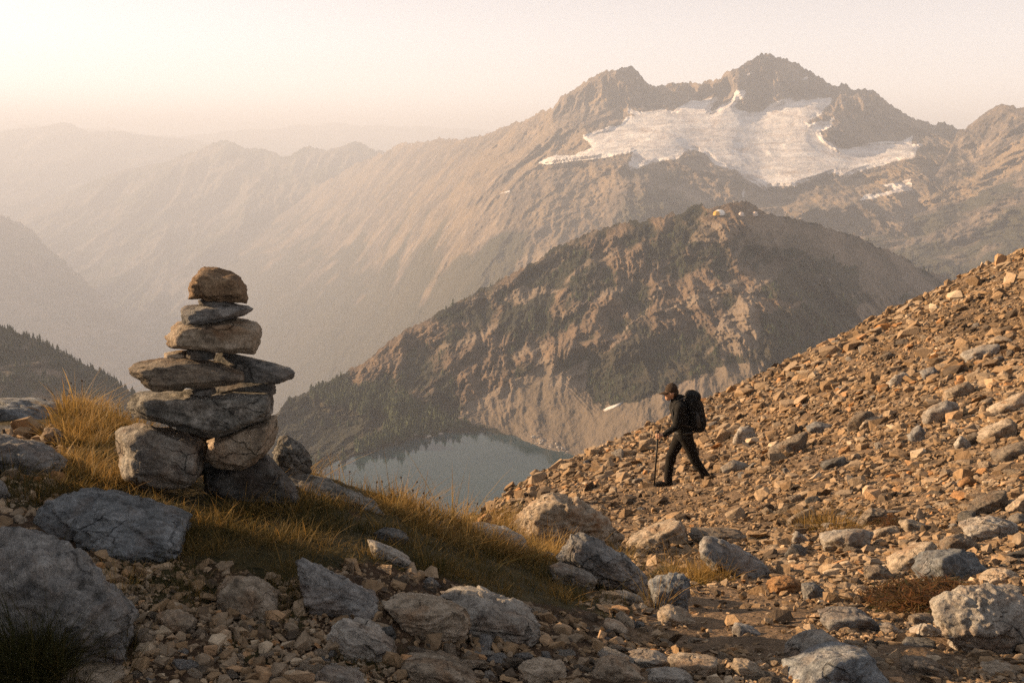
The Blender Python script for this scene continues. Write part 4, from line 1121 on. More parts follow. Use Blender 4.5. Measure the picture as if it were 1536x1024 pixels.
    R('rock', 'large pale slab high on the scree with an orange stone at its foot', 'rock', 'pale', S6((1266, 497), (1370, 443), (1434, 438), (1424, 470), (1340, 518), (1275, 513)), 0.7, level=4)
    R('rock', 'orange stone at the foot of the large pale slab high on the scree', 'rock', 'rust', S6((1233, 542), (1268, 513), (1288, 545), (1240, 568)), 0.9, level=4)
    R('rock', 'orange stone in the middle of the scree', 'rock', 'rust', S6((903, 622), (950, 608), (958, 640), (905, 648)), 0.9, level=4)
    R('rock', 'grey rounded stone between the two orange stones of the upper scree', 'rock', 'grey', S6((1083, 562), (1140, 538), (1168, 570), (1110, 598)), 0.8, level=4)
    R('rock', 'broad tan slab below the grey rounded stone of the upper scree', 'rock', 'tan', S6((1188, 652), (1290, 598), (1324, 640), (1260, 684), (1190, 684)), 0.6, level=4)
    R('rock', 'bright cream rock in the middle right of the scree', 'rock', 'pale', S6((1093, 772), (1128, 710), (1210, 677), (1260, 711), (1232, 748), (1120, 788)), 0.7, level=4)
    R('rock', 'long tan slab pointing up the slope near the right edge, lower of a pair', 'rock', 'tan', S6((1328, 848), (1400, 788), (1470, 757), (1506, 790), (1430, 838), (1350, 868)), 0.6, level=4)
    R('rock', 'long tan slab pointing up the slope at the right edge, upper of a pair', 'rock', 'tan', S6((1373, 742), (1500, 658), (1560, 630), (1560, 690), (1400, 748)), 0.6, level=4)
    R('rock', 'grey upright stone left of the long tan slab pair', 'rock', 'grey', S6((1033, 842), (1080, 783), (1114, 830), (1080, 864)), 0.8, level=4)
    R('rock', 'small pale triangular stone below the grey upright stone', 'rock', 'pale', S6((1233, 882), (1255, 828), (1304, 870), (1280, 898)), 0.8, level=4)
    R('rock', 'brown slab at the right edge beneath the long tan slab pair', 'rock', 'slab', S6((1398, 932), (1500, 868), (1560, 850), (1560, 920), (1450, 950)), 0.7, level=4)
    R('rock', 'long shaded slab right of the walker, slanting up the slope', 'rock', 'slab', S6((428, 912), (540, 833), (600, 812), (604, 850), (560, 888), (450, 934)), 0.6, level=4)
    R('rock', 'pale sunlit rock behind the walker', 'rock', 'pale', S6((283, 872), (310, 798), (370, 788), (384, 830), (340, 864)), 0.7, level=4)
    R('rock', 'grey flat stone right above the long shaded slab', 'rock', 'grey', S6((598, 802), (640, 773), (718, 790), (703, 828), (620, 828)), 0.7, level=4)
    R('rock', 'tan flat stone further up the slope from the grey flat stone', 'rock', 'tan', S6((823, 802), (860, 758), (922, 743), (924, 775), (850, 808)), 0.6, level=4)
    R('rock', 'dark flake in the lower middle of the scree', 'rock', 'dark', S6((658, 962), (760, 918), (768, 945), (690, 984)), 0.6, level=4)
    R('rock', 'pale block just right of the walker\'s rear boot', 'rock', 'pale', S6((228, 972), (280, 933), (354, 960), (334, 992), (250, 998)), 0.7, level=4)
    R('rock', 'small orange stone right of the long shaded slab', 'rock', 'rust', S6((738, 902), (780, 873), (788, 905), (745, 918)), 0.9, level=4)

# ------------------------------------------------------------------ loose stones
def proto_hull(rs, flat):
    n = rs.integers(9, 15)
    p = rs.normal(size=(n, 3))
    p /= np.linalg.norm(p, axis=1)[:, None]
    p = np.sign(p) * np.abs(p) ** 0.75
    p *= np.array([1.0, rs.uniform(0.55, 0.9), flat])
    bm = bmesh.new()
    vs = [bm.verts.new(q) for q in p]
    bmesh.ops.convex_hull(bm, input=vs)
    bmesh.ops.delete(bm, geom=[v for v in bm.verts if not v.link_faces], context='VERTS')
    bmesh.ops.triangulate(bm, faces=bm.faces[:])
    bm.normal_update()
    bm.verts.index_update()
    V = np.array([v.co[:] for v in bm.verts])
    Fc = np.array([[v.index for v in f.verts] for f in bm.faces])
    bm.free()
    return V, Fc

def ground_frame(x, y):
    e = 0.06 + 0.01 * y
    z0 = H(x, y)
    nx, ny = -(H(x + e, y) - z0) / e, -(H(x, y + e) - z0) / e
    n = np.stack([nx, ny, np.ones_like(nx)], 1)
    return z0, n / np.linalg.norm(n, axis=1)[:, None]

SCREE_POLY = [(640, 800), (700, 745), (800, 685), (860, 650), (940, 615), (1010, 580), (1150, 510), (1300, 440), (1450, 365), (1560, 310), (1980, 110), (1980, 1035), (1560, 1035), (1300, 1035), (1180, 960), (1240, 900), (1150, 850), (1050, 835), (930, 840), (850, 800), (780, 790)]
DIRT_POLY = [(-420, 1045), (-420, 620), (-20, 640), (90, 640), (240, 660), (300, 840), (430, 870), (520, 840), (620, 850), (760, 880), (880, 880), (940, 800), (1060, 830), (1200, 860), (1560, 860), (1560, 1045), (-20, 1045)]

def sample_poly(poly, n, rs):
    poly = np.array(poly, float)
    lo, hi = poly.min(0), poly.max(0)
    out = []
    while sum(len(o) for o in out) < n:
        q = rs.uniform(lo, hi, (n, 2))
        out.append(q[inpoly(q[:, 0], q[:, 1], poly)])
    return np.concatenate(out)[:n]

def stones_mesh(name, P, S, rs, tint, sink=0.25):
    protos = [proto_hull(rs, f) for f in np.linspace(0.28, 0.75, 16)]
    _, N = ground_frame(P[:, 0], P[:, 1])
    N = N + rs.normal(size=N.shape) * 0.22
    N /= np.linalg.norm(N, axis=1)[:, None]
    T = rs.normal(size=N.shape)
    T[:, 0] += 0.9; T[:, 1] -= 0.3
    T -= (T * N).sum(1)[:, None] * N
    T /= np.linalg.norm(T, axis=1)[:, None]
    Bt = np.cross(N, T)
    kind = rs.integers(0, len(protos), len(P))
    Vs, Fs, Ts, off = [], [], [], 0
    for k, (V, Fc) in enumerate(protos):
        m = np.where(kind == k)[0]
        if not len(m): continue
        s = S[m, None] * rs.uniform(0.75, 1.25, (len(m), 3))
        L = V[None] * s[:, None, :]
        h = L[:, :, 2].max(1) - L[:, :, 2].min(1)
        W = L[..., 0:1] * T[m][:, None] + L[..., 1:2] * Bt[m][:, None] + L[..., 2:3] * N[m][:, None]
        W += (P[m] + N[m] * (h * (0.5 - sink))[:, None])[:, None]
        Vs.append(W.reshape(-1, 3))
        Fs.append((Fc[None] + (off + np.arange(len(m)) * len(V))[:, None, None]).reshape(-1, 3))
        Ts.append(np.repeat(tint[m], len(V)))
        off += len(m) * len(V)
    return mesh_np(name, np.concatenate(Vs), [np.concatenate(Fs)], M_SCREE, False, {'tint': np.concatenate(Ts)})

def keep_clear(P, pad=0.8):
    """keep small stones out from under the hand-built rocks' middles"""
    k = np.ones(len(P), bool)
    for x, y, rx, ry in FOOT:
        k &= ((P[:, 0] - x) / (rx * pad)) ** 2 + ((P[:, 1] - y) / (ry * pad)) ** 2 > 1
    return k

def scree():
    rs = np.random.default_rng(21)
    q = sample_poly(SCREE_POLY, 100000, rs)
    P = hit(q[:, 0], q[:, 1])
    P = P[np.isfinite(P[:, 2])]
    P = P[keep_clear(P)]
    P = P[(P[:, 0] < 0.54 * P[:, 1]) | (rs.uniform(size=len(P)) < 0.5)]
    fine = smooth(0.05, 0.45, fbm(P * np.array([.22, .5, .3]) + 3, 3))
    spx = np.exp(rs.normal(math.log(3.15), 0.62, len(P))) * (1 - 0.30 * fine)
    S = np.clip(spx, 1.4, 17) * P[:, 1] / F
    S = np.minimum(S, 0.32)
    t = np.clip(0.42 + 0.36 * fbm(P * 0.55, 3) + rs.normal(size=len(P)) * 0.23, 0, 1)
    # the walker's line of trodden ground stays clear of the larger pieces
    S = np.where(np.hypot(P[:, 0] - HIKER[0], P[:, 1] - HIKER[1]) < 0.75, np.minimum(S, 0.035), S)
    tag(obj('scree', stones_mesh('scree', P, S, rs, t)), kind='stuff')
    # gravel and small rubble of the near ground
    q = sample_poly(DIRT_POLY, 36000, rs)
    P = hit(q[:, 0], q[:, 1])
    P = P[np.isfinite(P[:, 2])]
    P = P[keep_clear(P)]
    px, py = project(P)
    ing = np.zeros(len(P), bool)
    for g in GRASS_POLYS[:3]: ing |= inpoly(px, py, g)
    cl = fbm(P * 1.6, 3)
    track = inpoly(px + 25 * cl, py, [(985, 930), (1080, 880), (1180, 900), (1290, 960), (1250, 1000), (1100, 970), (1020, 985)])
    keep = ~ing & (rs.uniform(size=len(P)) < np.where(track, 0.20, 0.75 + 0.5 * cl))
    P, cl = P[keep], cl[keep]
    spx = np.exp(rs.normal(math.log(3.6), 0.68, len(P)))
    S = np.clip(spx, 1.2, 20) * P[:, 1] / F
    t = np.clip(0.45 + 0.3 * cl + rs.normal(size=len(P)) * 0.25, 0, 1)
    tag(obj('gravel', stones_mesh('gravel', P, S, rs, t, 0.2)), kind='stuff')

def scatter_rocks():
    """the larger loose stones, each an object of its own"""
    rs = np.random.default_rng(5)
    protos = []
    for k in range(14):
        n = rs.integers(10, 16)
        p = rs.normal(size=(n, 3))
        p /= np.linalg.norm(p, axis=1)[:, None]
        p = np.sign(p) * np.abs(p) ** 0.7 * np.array([1.0, rs.uniform(0.5, 0.85), rs.uniform(0.3, 0.62)])
        V, Fc = rock_surface(p, 4, 44, 0.9, k * 1.7 + 0.3, 0.5 * (k % 3 == 0))
        protos.append((V, Fc))
    meshes = {}
    zones = [
        ([(1000, 632), (1300, 492), (1536, 380), (1536, 470), (1300, 570), (1060, 660)], 30, 9.5, 'angular tan stone in the upper scree just under its skyline', 'stones under the skyline of the scree', ('tan', 'tan', 'slab', 'grey', 'pale')),
        ([(1080, 660), (1300, 570), (1536, 470), (1536, 600), (1320, 690), (1090, 720)], 38, 11, 'angular brown stone in the middle of the sunlit scree', 'stones of the middle scree', ('slab', 'tan', 'tan', 'grey', 'pale', 'slab')),
        ([(1090, 722), (1320, 692), (1536, 602), (1536, 770), (1200, 780), (1090, 770)], 34, 12, 'angular stone in the lower scree right of the walker', 'stones of the lower scree', ('tan', 'slab', 'grey', 'dark', 'tan')),
        ([(735, 772), (860, 702), (985, 640), (990, 720), (960, 790), (880, 780), (800, 750)], 34, 9.5, 'small rounded stone on the scree between lake and walker', 'stones between lake and walker', ('tan', 'grey', 'pale', 'tan')),
        ([(1150, 770), (1536, 770), (1536, 870), (1420, 880), (1250, 860), (1130, 830)], 40, 14, 'jumbled stone in the rubble below the dry tuft', 'stones of the rubble below the dry tuft', ('tan', 'slab', 'grey', 'dark', 'pale')),
        ([(1230, 900), (1400, 920), (1536, 1000), (1536, 1030), (1300, 1010)], 22, 13, 'small stone in the sunlit rubble at the lower right', 'stones at the lower right', ('tan', 'pale', 'slab', 'tan')),
        ([(180, 880), (450, 930), (480, 1024), (160, 1024)], 40, 14, 'small angular stone in the shaded dirt at the lower left', 'stones in the shaded dirt', ('tan', 'slab', 'grey', 'tan')),
        ([(440, 900), (640, 860), (760, 900), (980, 985), (1150, 985), (1180, 1024), (460, 1024)], 44, 19, 'angular stone packed between the big rocks at the bottom', 'stones packed along the bottom', ('tan', 'pale', 'slab', 'grey', 'tan')),
        ([(780, 930), (1000, 880), (1060, 960), (900, 1000), (760, 985)], 26, 11, 'small stone on the shaded bank left of the path', 'stones on the bank left of the path', ('tan', 'slab', 'tan', 'grey')),
    ]
    for poly, n, spx, label, group, mats in zones:
        q = sample_poly(poly, n * 3, rs)
        P = hit(q[:, 0], q[:, 1])
        P = P[np.isfinite(P[:, 2])]
        P = P[keep_clear(P, 1.1)]
        P = P[np.hypot(P[:, 0] - HIKER[0], P[:, 1] - HIKER[1]) > 1.0][:n]
        _, N = ground_frame(P[:, 0], P[:, 1])
        for p, nn in zip(P, N):
            s = float(np.clip(math.exp(rs.normal(math.log(spx), 0.34)), 6, 36)) * p[1] / F
            k, mt = int(rs.integers(len(protos))), mats[int(rs.integers(len(mats)))]
            if (k, mt) not in meshes:
                meshes[(k, mt)] = mesh_np('stone', protos[k][0], [protos[k][1]], MATS[mt])
            o = obj('stone', meshes[(k, mt)], p + nn * s * 0.12)
            zax = Vector(nn + rs.normal(size=3) * 0.16).normalized()
            xax = Vector((rs.normal() + 0.8, rs.normal() - 0.2, 0))
            yax = zax.cross(xax).normalized()
            xax = yax.cross(zax)
            from mathutils import Matrix
            o.rotation_euler = Matrix((xax, yax, zax)).transposed().to_euler()
            o.scale = (s, s * rs.uniform(0.8, 1.1), s * rs.uniform(0.8, 1.25))
            tag(o, label, 'stone', group)

# ------------------------------------------------------------------ grass
def blades(roots, hts, rs, wid, lean=0.5, tint=None, dirs=None, seg=4):
    n = len(roots)
    a = rs.uniform(0, 2 * math.pi, n) if dirs is None else dirs
    L = np.stack([np.cos(a), np.sin(a), np.zeros(n)], 1)
    W = np.stack([-np.sin(a + rs.normal(size=n) * 0.9), np.cos(a + rs.normal(size=n) * 0.9), np.zeros(n)], 1)
    ln = np.abs(rs.normal(size=n)) * lean
    droop = rs.uniform(0.0, 0.55, n) * lean
    t = np.linspace(0, 1, seg + 1)
    V = np.zeros((n, 2 * seg + 1, 3))
    al = np.zeros((n, 2 * seg + 1))
    for k, tt in enumerate(t):
        c = roots + L * (hts * (ln * tt + 0.6 * ln * tt * tt))[:, None]
        c[:, 2] += hts * (tt - droop * tt * tt)
        wd = (wid * (1 - tt) ** 0.7)[:, None] * W
        if k < seg:
            V[:, 2 * k], V[:, 2 * k + 1] = c - wd, c + wd
            al[:, 2 * k:2 * k + 2] = tt
        else:
            V[:, 2 * seg] = c
            al[:, 2 * seg] = 1
    q = np.array([[2 * k, 2 * k + 1, 2 * k + 3, 2 * k + 2] for k in range(seg - 1)])
    tr = np.array([[2 * seg - 2, 2 * seg - 1, 2 * seg]])
    base = (np.arange(n) * (2 * seg + 1))[:, None, None]
    return V, (q[None] + base).reshape(-1, 4), (tr[None] + base).reshape(-1, 3), al

def tuft_roots(poly, n_tufts, per, rs, spread):
    q = sample_poly(poly, n_tufts, rs)
    P = hit(q[:, 0], q[:, 1])
    P = P[np.isfinite(P[:, 2])]
    den = fbm(P * 4.0, 3)
    P = P[rs.uniform(size=len(P)) < 0.55 + 1.5 * den]
    R = np.repeat(P, per, 0)
    off = rs.normal(size=(len(R), 2)) * spread
    R[:, :2] += off
    R[:, 2] = H(R[:, 0], R[:, 1]) - 0.015
    ang = np.arctan2(off[:, 1], off[:, 0]) + rs.normal(size=len(R)) * 0.5
    return R, ang, np.repeat(rs.uniform(0.75, 1.25, len(P)), per)

def in_rock_view(P):
    """True where a root would sit inside a hand-built rock"""
    k = np.zeros(len(P), bool)
    for x, y, rx, ry in FOOT:
        k |= ((P[:, 0] - x) / (rx * 0.72)) ** 2 + ((P[:, 1] - y) / (ry * 0.72)) ** 2 < 1
    return k

def grass():
    rs = np.random.default_rng(77)
    specs = [  # polygon, tufts, blades, height, dryness with sunlit gold and shaded green painted in
        (GRASS_POLYS[0], 2300, 15, 0.066, 0.36), (GRASS_POLYS[1], 560, 15, 0.085, 0.72), (GRASS_POLYS[2], 420, 16, 0.20, 0.12), (GRASS_POLYS[3], 160, 13, 0.10, 0.25),
        (GRASS_POLYS[4], 150, 10, 0.06, 0.2), (GRASS_POLYS[5], 300, 13, 0.085, 0.5), (GRASS_POLYS[6], 90, 13, 0.10, 0.35), (GRASS_POLYS[7], 70, 12, 0.11, 0.55), (GRASS_POLYS[8], 90, 13, 0.11, 0.6),
        (GRASS_POLYS[9], 150, 10, 0.06, 0.15), (GRASS_POLYS[10], 60, 10, 0.07, 0.3), (GRASS_POLYS[11], 50, 12, 0.07, 0.1), (GRASS_POLYS[12], 40, 8, 0.05, 0.2),
        ([(80, 690), (180, 690), (300, 725), (430, 740), (470, 760), (430, 775), (300, 765), (180, 745), (90, 725)], 800, 14, 0.075, 0.78),
        ([(560, 745), (650, 760), (730, 790), (800, 815), (860, 850), (800, 850), (700, 825), (600, 790), (560, 770)], 850, 14, 0.09, 0.78),
        ([(480, 712), (560, 748), (650, 768), (740, 790), (800, 820), (760, 825), (640, 795), (540, 765)], 130, 4, 0.19, 0.92), ([(80, 640), (110, 606), (190, 592), (200, 650), (120, 660)], 60, 4, 0.17, 0.9),
        ([(200, 700), (430, 740), (560, 790), (800, 850), (700, 870), (480, 810), (220, 750)], 110, 4, 0.14, 0.85),
        ([(-400, 600), (-60, 606), (-40, 660), (-120, 760), (-400, 740)], 700, 13, 0.08, 0.6),
        ([(420, 850), (560, 830), (640, 850), (700, 870), (560, 850), (470, 860)], 120, 12, 0.08, 0.2),
    ]
    Vs, Qs, Ts, A, Ti, off = [], [], [], [], [], 0
    for poly, nt, per, ht, dry in specs:
        R, ang, hs = tuft_roots(poly, nt, per, rs, 0.028)
        keep = ~in_rock_view(R)
        R, ang, hs = R[keep], ang[keep], hs[keep]
        n = len(R)
        h = ht * hs * np.exp(rs.normal(size=n) * 0.28) * np.clip(0.6 + 0.1 * R[:, 1], 0.85, 1.3)
        patch = fbm(R * 3.2 + 4, 3) * 0.35
        tint = np.clip(dry + patch + rs.normal(size=n) * 0.17, 0, 1)
        V, q, t, al = blades(R, h, rs, rs.uniform(0.0009, 0.0021, n) * np.clip(R[:, 1] / 3.6, 0.8, 1.6), 0.62, dirs=ang)
        Vs.append(V.reshape(-1, 3)); Qs.append(q + off); Ts.append(t + off)
        A.append(al.ravel()); Ti.append(np.repeat(tint, V.shape[1])); off += n * V.shape[1]
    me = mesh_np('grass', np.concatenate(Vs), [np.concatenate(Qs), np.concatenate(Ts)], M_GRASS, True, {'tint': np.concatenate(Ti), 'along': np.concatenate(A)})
    tag(obj('grass', me), kind='stuff')

def seed_stalks():
    """bare stalks with dark seed heads standing over the crest of the grass"""
    rs = np.random.default_rng(9)
    spots = [(562, 752), (578, 758), (592, 762), (604, 764), (612, 770), (622, 768), (634, 772), (641, 776), (652, 778), (660, 772), (668, 780), (676, 782), (690, 790), (700, 792), (712, 795), (586, 770), (630, 784), (655, 790), (720, 800), (740, 806), (523, 735), (508, 728),
             (105, 625), (118, 612), (140, 606), (152, 612), (165, 604), (176, 600), (130, 618)]
    first = {}
    for k, (px, py) in enumerate(spots):
        p = hit(px, py)[0]
        root = bpy.data.objects.new('seed_stalk', None)
        COL.objects.link(root)
        root.location = p
        right = px > 300
        tag(root, 'thin grass stalk with a dark seed head ' + ('on the crest before the lake' if right else 'above the golden tuft left of the cairn'), 'plant', 'seed stalks ' + ('on the crest before the lake' if right else 'left of the cairn'))
        kk = k % 5
        if kk not in first:
            h = 0.10 + 0.018 * kk
            bm = bmesh.new()
            pts = [Vector((0.012 * kk * t * t - 0.01 * t, 0.004 * t, h * t)) for t in (0, .35, .7, 1)]
            for a, b in zip(pts[:-1], pts[1:]):
                ring = []
                for pt in (a, b):
                    ring.append([bm.verts.new(pt + Vector((0.0011 * math.cos(w), 0.0011 * math.sin(w), 0))) for w in (0, 2.09, 4.19)])
                for j in range(3):
                    bm.faces.new((ring[0][j], ring[0][(j + 1) % 3], ring[1][(j + 1) % 3], ring[1][j]))
            me = bpy.data.meshes.new('stalk')
            bm.to_mesh(me)
            at = me.attributes.new('tint', 'FLOAT', 'POINT'); at.data.foreach_set('value', [0.7] * len(me.vertices))
            at = me.attributes.new('along', 'FLOAT', 'POINT'); at.data.foreach_set('value', [0.8] * len(me.vertices))
            me.materials.append(M_GRASS)
            V, Fc = ico(2)
            V = V * np.array([0.0042, 0.0042, 0.0058]) * (1 + 0.25 * perlin(V * 3 + kk)[:, None]) + np.array(pts[-1])
            first[kk] = (me, mesh_np('seed_head', V, [Fc], M_SEED))
        obj('stalk', first[kk][0], parent=root)
        obj('seed_head', first[kk][1], parent=root)
        root.rotation_euler = (rs.normal() * 0.12, rs.normal() * 0.12, rs.uniform(0, 6.28))
        s = rs.uniform(0.75, 1.1) * max(1.0, p[1] / 4.6)
        root.scale = (s, s, s)

def lone_tufts():
    rs = np.random.default_rng(31)
    def tuft(name, label, cat, mat, spots, n, ht, dry, width, lean=0.6):
        """spots: (photo px, row, radius m)"""
        R = []
        for px, py, rad in spots:
            c = hit(px, py)[0]
            m = n // len(spots)
            o = rs.normal(size=(m, 2)) * rad
            xy = c[:2] + o
            R.append(np.stack([xy[:, 0], xy[:, 1], H(xy[:, 0], xy[:, 1]) - 0.02], 1))
        R = np.concatenate(R)
        c = R.mean(0)
        ang = np.arctan2(R[:, 1] - c[1], R[:, 0] - c[0]) + rs.normal(size=len(R)) * 0.5
        V, q, t, al = blades(R - c, ht * np.exp(rs.normal(size=len(R)) * 0.3), rs, np.full(len(R), width), lean, dirs=ang)
        tint = np.clip(dry + rs.normal(size=len(R)) * 0.2, 0, 1)
        tag(obj(name, mesh_np(name, V.reshape(-1, 3), [q, t], mat, True, {'tint': np.repeat(tint, V.shape[1]), 'along': al.ravel()}), c), label, cat)
    tuft('grass_tuft', 'flat dry golden tuft among the rubble stones on the lower scree', 'grass tuft', M_GRASS, [(1222, 792, .10), (1245, 792, .10), (1265, 794, .09)], 700, 0.15, 0.66, 0.003, 0.9)
    tuft('grass_tuft', 'golden tuft at the left end of the leaning grey slab by the path', 'grass tuft', M_GRASS, [(1062, 866, .05), (1076, 862, .04)], 420, 0.15, 0.72, 0.002, 0.6)
    tuft('grass_tuft', 'tall straw stalks in front of the dark blue grey boulder', 'grass tuft', M_GRASS, [(985, 912, .03)], 46, 0.2, 0.85, 0.0016, 0.4)
    tuft('grass_tuft', 'golden tuft left of the large wedge boulder', 'grass tuft', M_GRASS, [(748, 800, .07), (762, 798, .05)], 380, 0.17, 0.68, 0.0025, 0.6)
    tuft('grass_tuft', 'small orange tuft in the shade beside the huge pale boulder', 'grass tuft', M_GRASS, [(184, 885, .02)], 90, 0.09, 0.8, 0.0014, 0.5)
    tuft('grass_tuft', 'tuft of pale stalks between the wedge boulder and the tipped slab', 'grass tuft', M_GRASS, [(808, 830, .06), (838, 834, .06)], 260, 0.16, 0.75, 0.002, 0.5)
    # low shrubs: twigs and small leaves
    def shrub(label, spots, n, ht):
        R, A_, T_ = [], [], []
        for px, py, rad in spots:
            c = hit(px, py)[0]
            m = n // len(spots)
            o = rs.normal(size=(m, 2)) * rad
            hz = ht * np.clip(1 - (np.hypot(o[:, 0], o[:, 1]) / (2.6 * rad)) ** 2, 0.1, 1) * rs.uniform(0.1, 1, m)
            xy = c[:2] + o
            R.append(np.stack([xy[:, 0], xy[:, 1], H(xy[:, 0], xy[:, 1]) + hz - 0.01], 1))
        R = np.concatenate(R)
        c = R.mean(0); c[2] = R[:, 2].min()
        V, q, t, al = blades(R - c, 0.022 * np.exp(rs.normal(size=len(R)) * 0.3), rs, np.full(len(R), 0.0042), 1.6, seg=3)
        cl = fbm(R * 9, 3)
        tint = np.clip(0.5 + 0.5 * cl + rs.normal(size=len(R)) * 0.16, 0, 1)
        root = bpy.data.objects.new('low_shrub', None)
        COL.objects.link(root)
        root.location = c
        tag(root, label, 'shrub')
        obj('foliage', mesh_np('foliage', V.reshape(-1, 3), [q, t], M_SHRUB, True, {'tint': np.repeat(tint, V.shape[1]), 'along': al.ravel()}), parent=root)
        m = 70
        idx = rs.integers(0, len(R), m)
        base = R[idx].copy(); base[:, 2] = H(base[:, 0], base[:, 1]) - 0.02
        V, q, t, al = blades(base - c, np.maximum(R[idx, 2] - base[:, 2], 0.03), rs, np.full(m, 0.0022), 0.5)
        obj('twigs', mesh_np('twigs', V.reshape(-1, 3), [q, t], M_BARK), parent=root)
    shrub('low reddish brown shrub beside the big pale crusted boulder', [(1352, 905, .10), (1385, 905, .12), (1415, 902, .10), (1375, 918, .08)], 5200, 0.13)
    shrub('small rusty shrub in the scree beside the flat dry tuft', [(1325, 788, .08), (1340, 790, .06)], 900, 0.08)
HIKER = (2.62, 16.9)
# ------------------------------------------------------------------ conifers
def conifer_geo(rs, layers=6, sides=7):
    V, Fc = [], []
    for k in range(layers):
        t = k / layers
        z0, z1 = 0.08 + 0.86 * t, min(1.0, 0.08 + 0.86 * t + 0.36 * (1 - 0.5 * t))
        r = (0.215 * (1 - t) ** 0.85 + 0.02) * rs.uniform(0.8, 1.2)
        b = len(V)
        V.append((rs.normal() * 0.012, rs.normal() * 0.012, z1))
        for j in range(sides):
            a = 2 * math.pi * (j + rs.uniform(-0.3, 0.3)) / sides
            rr = r * rs.uniform(0.55, 1.3)
            V.append((rr * math.cos(a), rr * math.sin(a), z0 - 0.05 * rs.uniform(0, 1)))
        for j in range(sides):
            Fc.append((b, b + 1 + j, b + 1 + (j + 1) % sides))
    nl = len(Fc)
    b = len(V)
    for zz, r in ((-0.06, 0.022), (0.3, 0.014)):
        for j in range(4):
            V.append((r * math.cos(j * 1.5708), r * math.sin(j * 1.5708), zz))
    for j in range(4):
        q = (b + j, b + (j + 1) % 4, b + 4 + (j + 1) % 4, b + 4 + j)
        Fc += [(q[0], q[1], q[2]), (q[0], q[2], q[3])]
    return np.array(V), np.array(Fc), nl

def forest_mesh(name, P, hts, rs):
    protos = [conifer_geo(rs, 5, 6) for _ in range(8)]
    kind = rs.integers(0, 8, len(P))
    Vs, Fs, Mi, off = [], [], [], 0
    for k, (V, Fc, nl) in enumerate(protos):
        m = np.where(kind == k)[0]
        if not len(m): continue
        a = rs.uniform(0, 6.28, len(m))
        fat = rs.uniform(0.8, 1.35, len(m)) * hts[m]
        W = np.stack([V[None, :, 0] * np.cos(a)[:, None] * fat[:, None] - V[None, :, 1] * np.sin(a)[:, None] * fat[:, None],
                      V[None, :, 0] * np.sin(a)[:, None] * fat[:, None] + V[None, :, 1] * np.cos(a)[:, None] * fat[:, None],
                      V[None, :, 2] * hts[m][:, None]], 2) + P[m][:, None]
        Vs.append(W.reshape(-1, 3))
        Fs.append((Fc[None] + (off + np.arange(len(m)) * len(V))[:, None, None]).reshape(-1, 3))
        Mi.append(np.tile(np.r_[np.zeros(nl), np.ones(len(Fc) - nl)], len(m)))
        off += len(m) * len(V)
    return mesh_np(name, np.concatenate(Vs), [np.concatenate(Fs)], [M_NEEDLE, M_BARK], False, None, np.concatenate(Mi))

def trees():
    rs = np.random.default_rng(41)
    P, px, py, veg, scr, r, c = HILL
    f = np.arange(len(P)) >= 14 * c
    pr = np.where(f, np.clip(veg - 0.35, 0, 1) ** 1.5, 0)
    dens = np.clip(0.1 + 2.2 * fbm(P / 38, 4), 0.0, 1.0)
    S = inpoly(px, py, [(400, 600), (520, 575), (600, 590), (690, 640), (650, 660), (600, 672), (500, 710), (380, 770)])
    pr = pr * np.where(S, 1.6, dens) * (px > 380)
    pr *= np.where(P[:, 2] < LAKE_Z + 1.5, 0, 1)
    pr /= pr.sum()
    idx = rs.choice(len(P), 6500, replace=False, p=pr)
    h = np.exp(rs.normal(math.log(3.0), 0.4, len(idx))) * np.where(S[idx], 2.0, 1.0)
    tag(obj('forest', forest_mesh('forest', P[idx] + rs.normal(size=(len(idx), 3)) * np.array([.5, .5, 0]), np.clip(h, 2, 11), rs)), kind='stuff')
    P2, px2, py2, veg2, r2, c2 = SPUR
    f2 = np.arange(len(P2)) >= 14 * c2
    pr2 = np.where(f2 & (px2 > -100), np.clip(veg2, 0, 1), 0)
    pr2 /= pr2.sum()
    idx = rs.choice(len(P2), 3600, replace=False, p=pr2)
    h = np.exp(rs.normal(math.log(4.2), 0.35, len(idx)))
    tag(obj('forest', forest_mesh('forest', P2[idx], np.clip(h, 2, 8), rs)), kind='stuff')
    # single trees one can tell apart
    protos = []
    for k in range(6):
        V, Fc, nl = conifer_geo(rs, 8, 9)
        protos.append(mesh_np('conifer', V, [Fc], [M_NEEDLE, M_BARK], False, None, np.r_[np.zeros(nl), np.ones(len(Fc) - nl)]))
    def plant(p, h, label, group):
        o = obj('conifer', protos[int(rs.integers(6))], (p[0], p[1], p[2] - 0.3))
        o.scale = (h * rs.uniform(0.85, 1.25), h * rs.uniform(0.85, 1.25), h)
        o.rotation_euler = (0, 0, rs.uniform(0, 6.28))
        tag(o, label, 'tree', group)
    row = 14 * c2 + 1 * c2
    for x in np.concatenate([rs.uniform(-10, 100, 26), rs.uniform(100, 210, 34)]):
        k = int(np.argmin(np.abs(px2[row:row + c2] - x)))
        plant(P2[row + k], rs.uniform(3.2, 6.8), 'small dark conifer on the crest of the wooded spur left of the cairn', 'conifers along the crest of the left spur')
    cand = np.where(f & inpoly(px, py, [(425, 600), (480, 582), (560, 588), (640, 615), (685, 640), (650, 655), (560, 640), (440, 640)]) & (veg > 0.5))[0]
    for k in rs.choice(cand, 46, replace=False):
        plant(P[k], rs.uniform(6.5, 11), 'dark conifer in the wood on the far shore of the lake', 'tall conifers on the far shore')
    cand = np.where(f & inpoly(px, py, [(690, 640), (720, 636), (760, 648), (782, 661), (740, 655), (700, 652)]))[0]
    for k in rs.choice(cand, 24, replace=False):
        plant(P[k], rs.uniform(2.6, 4.5), 'low conifer on the small point at the head of the lake', 'low conifers on the lake point')

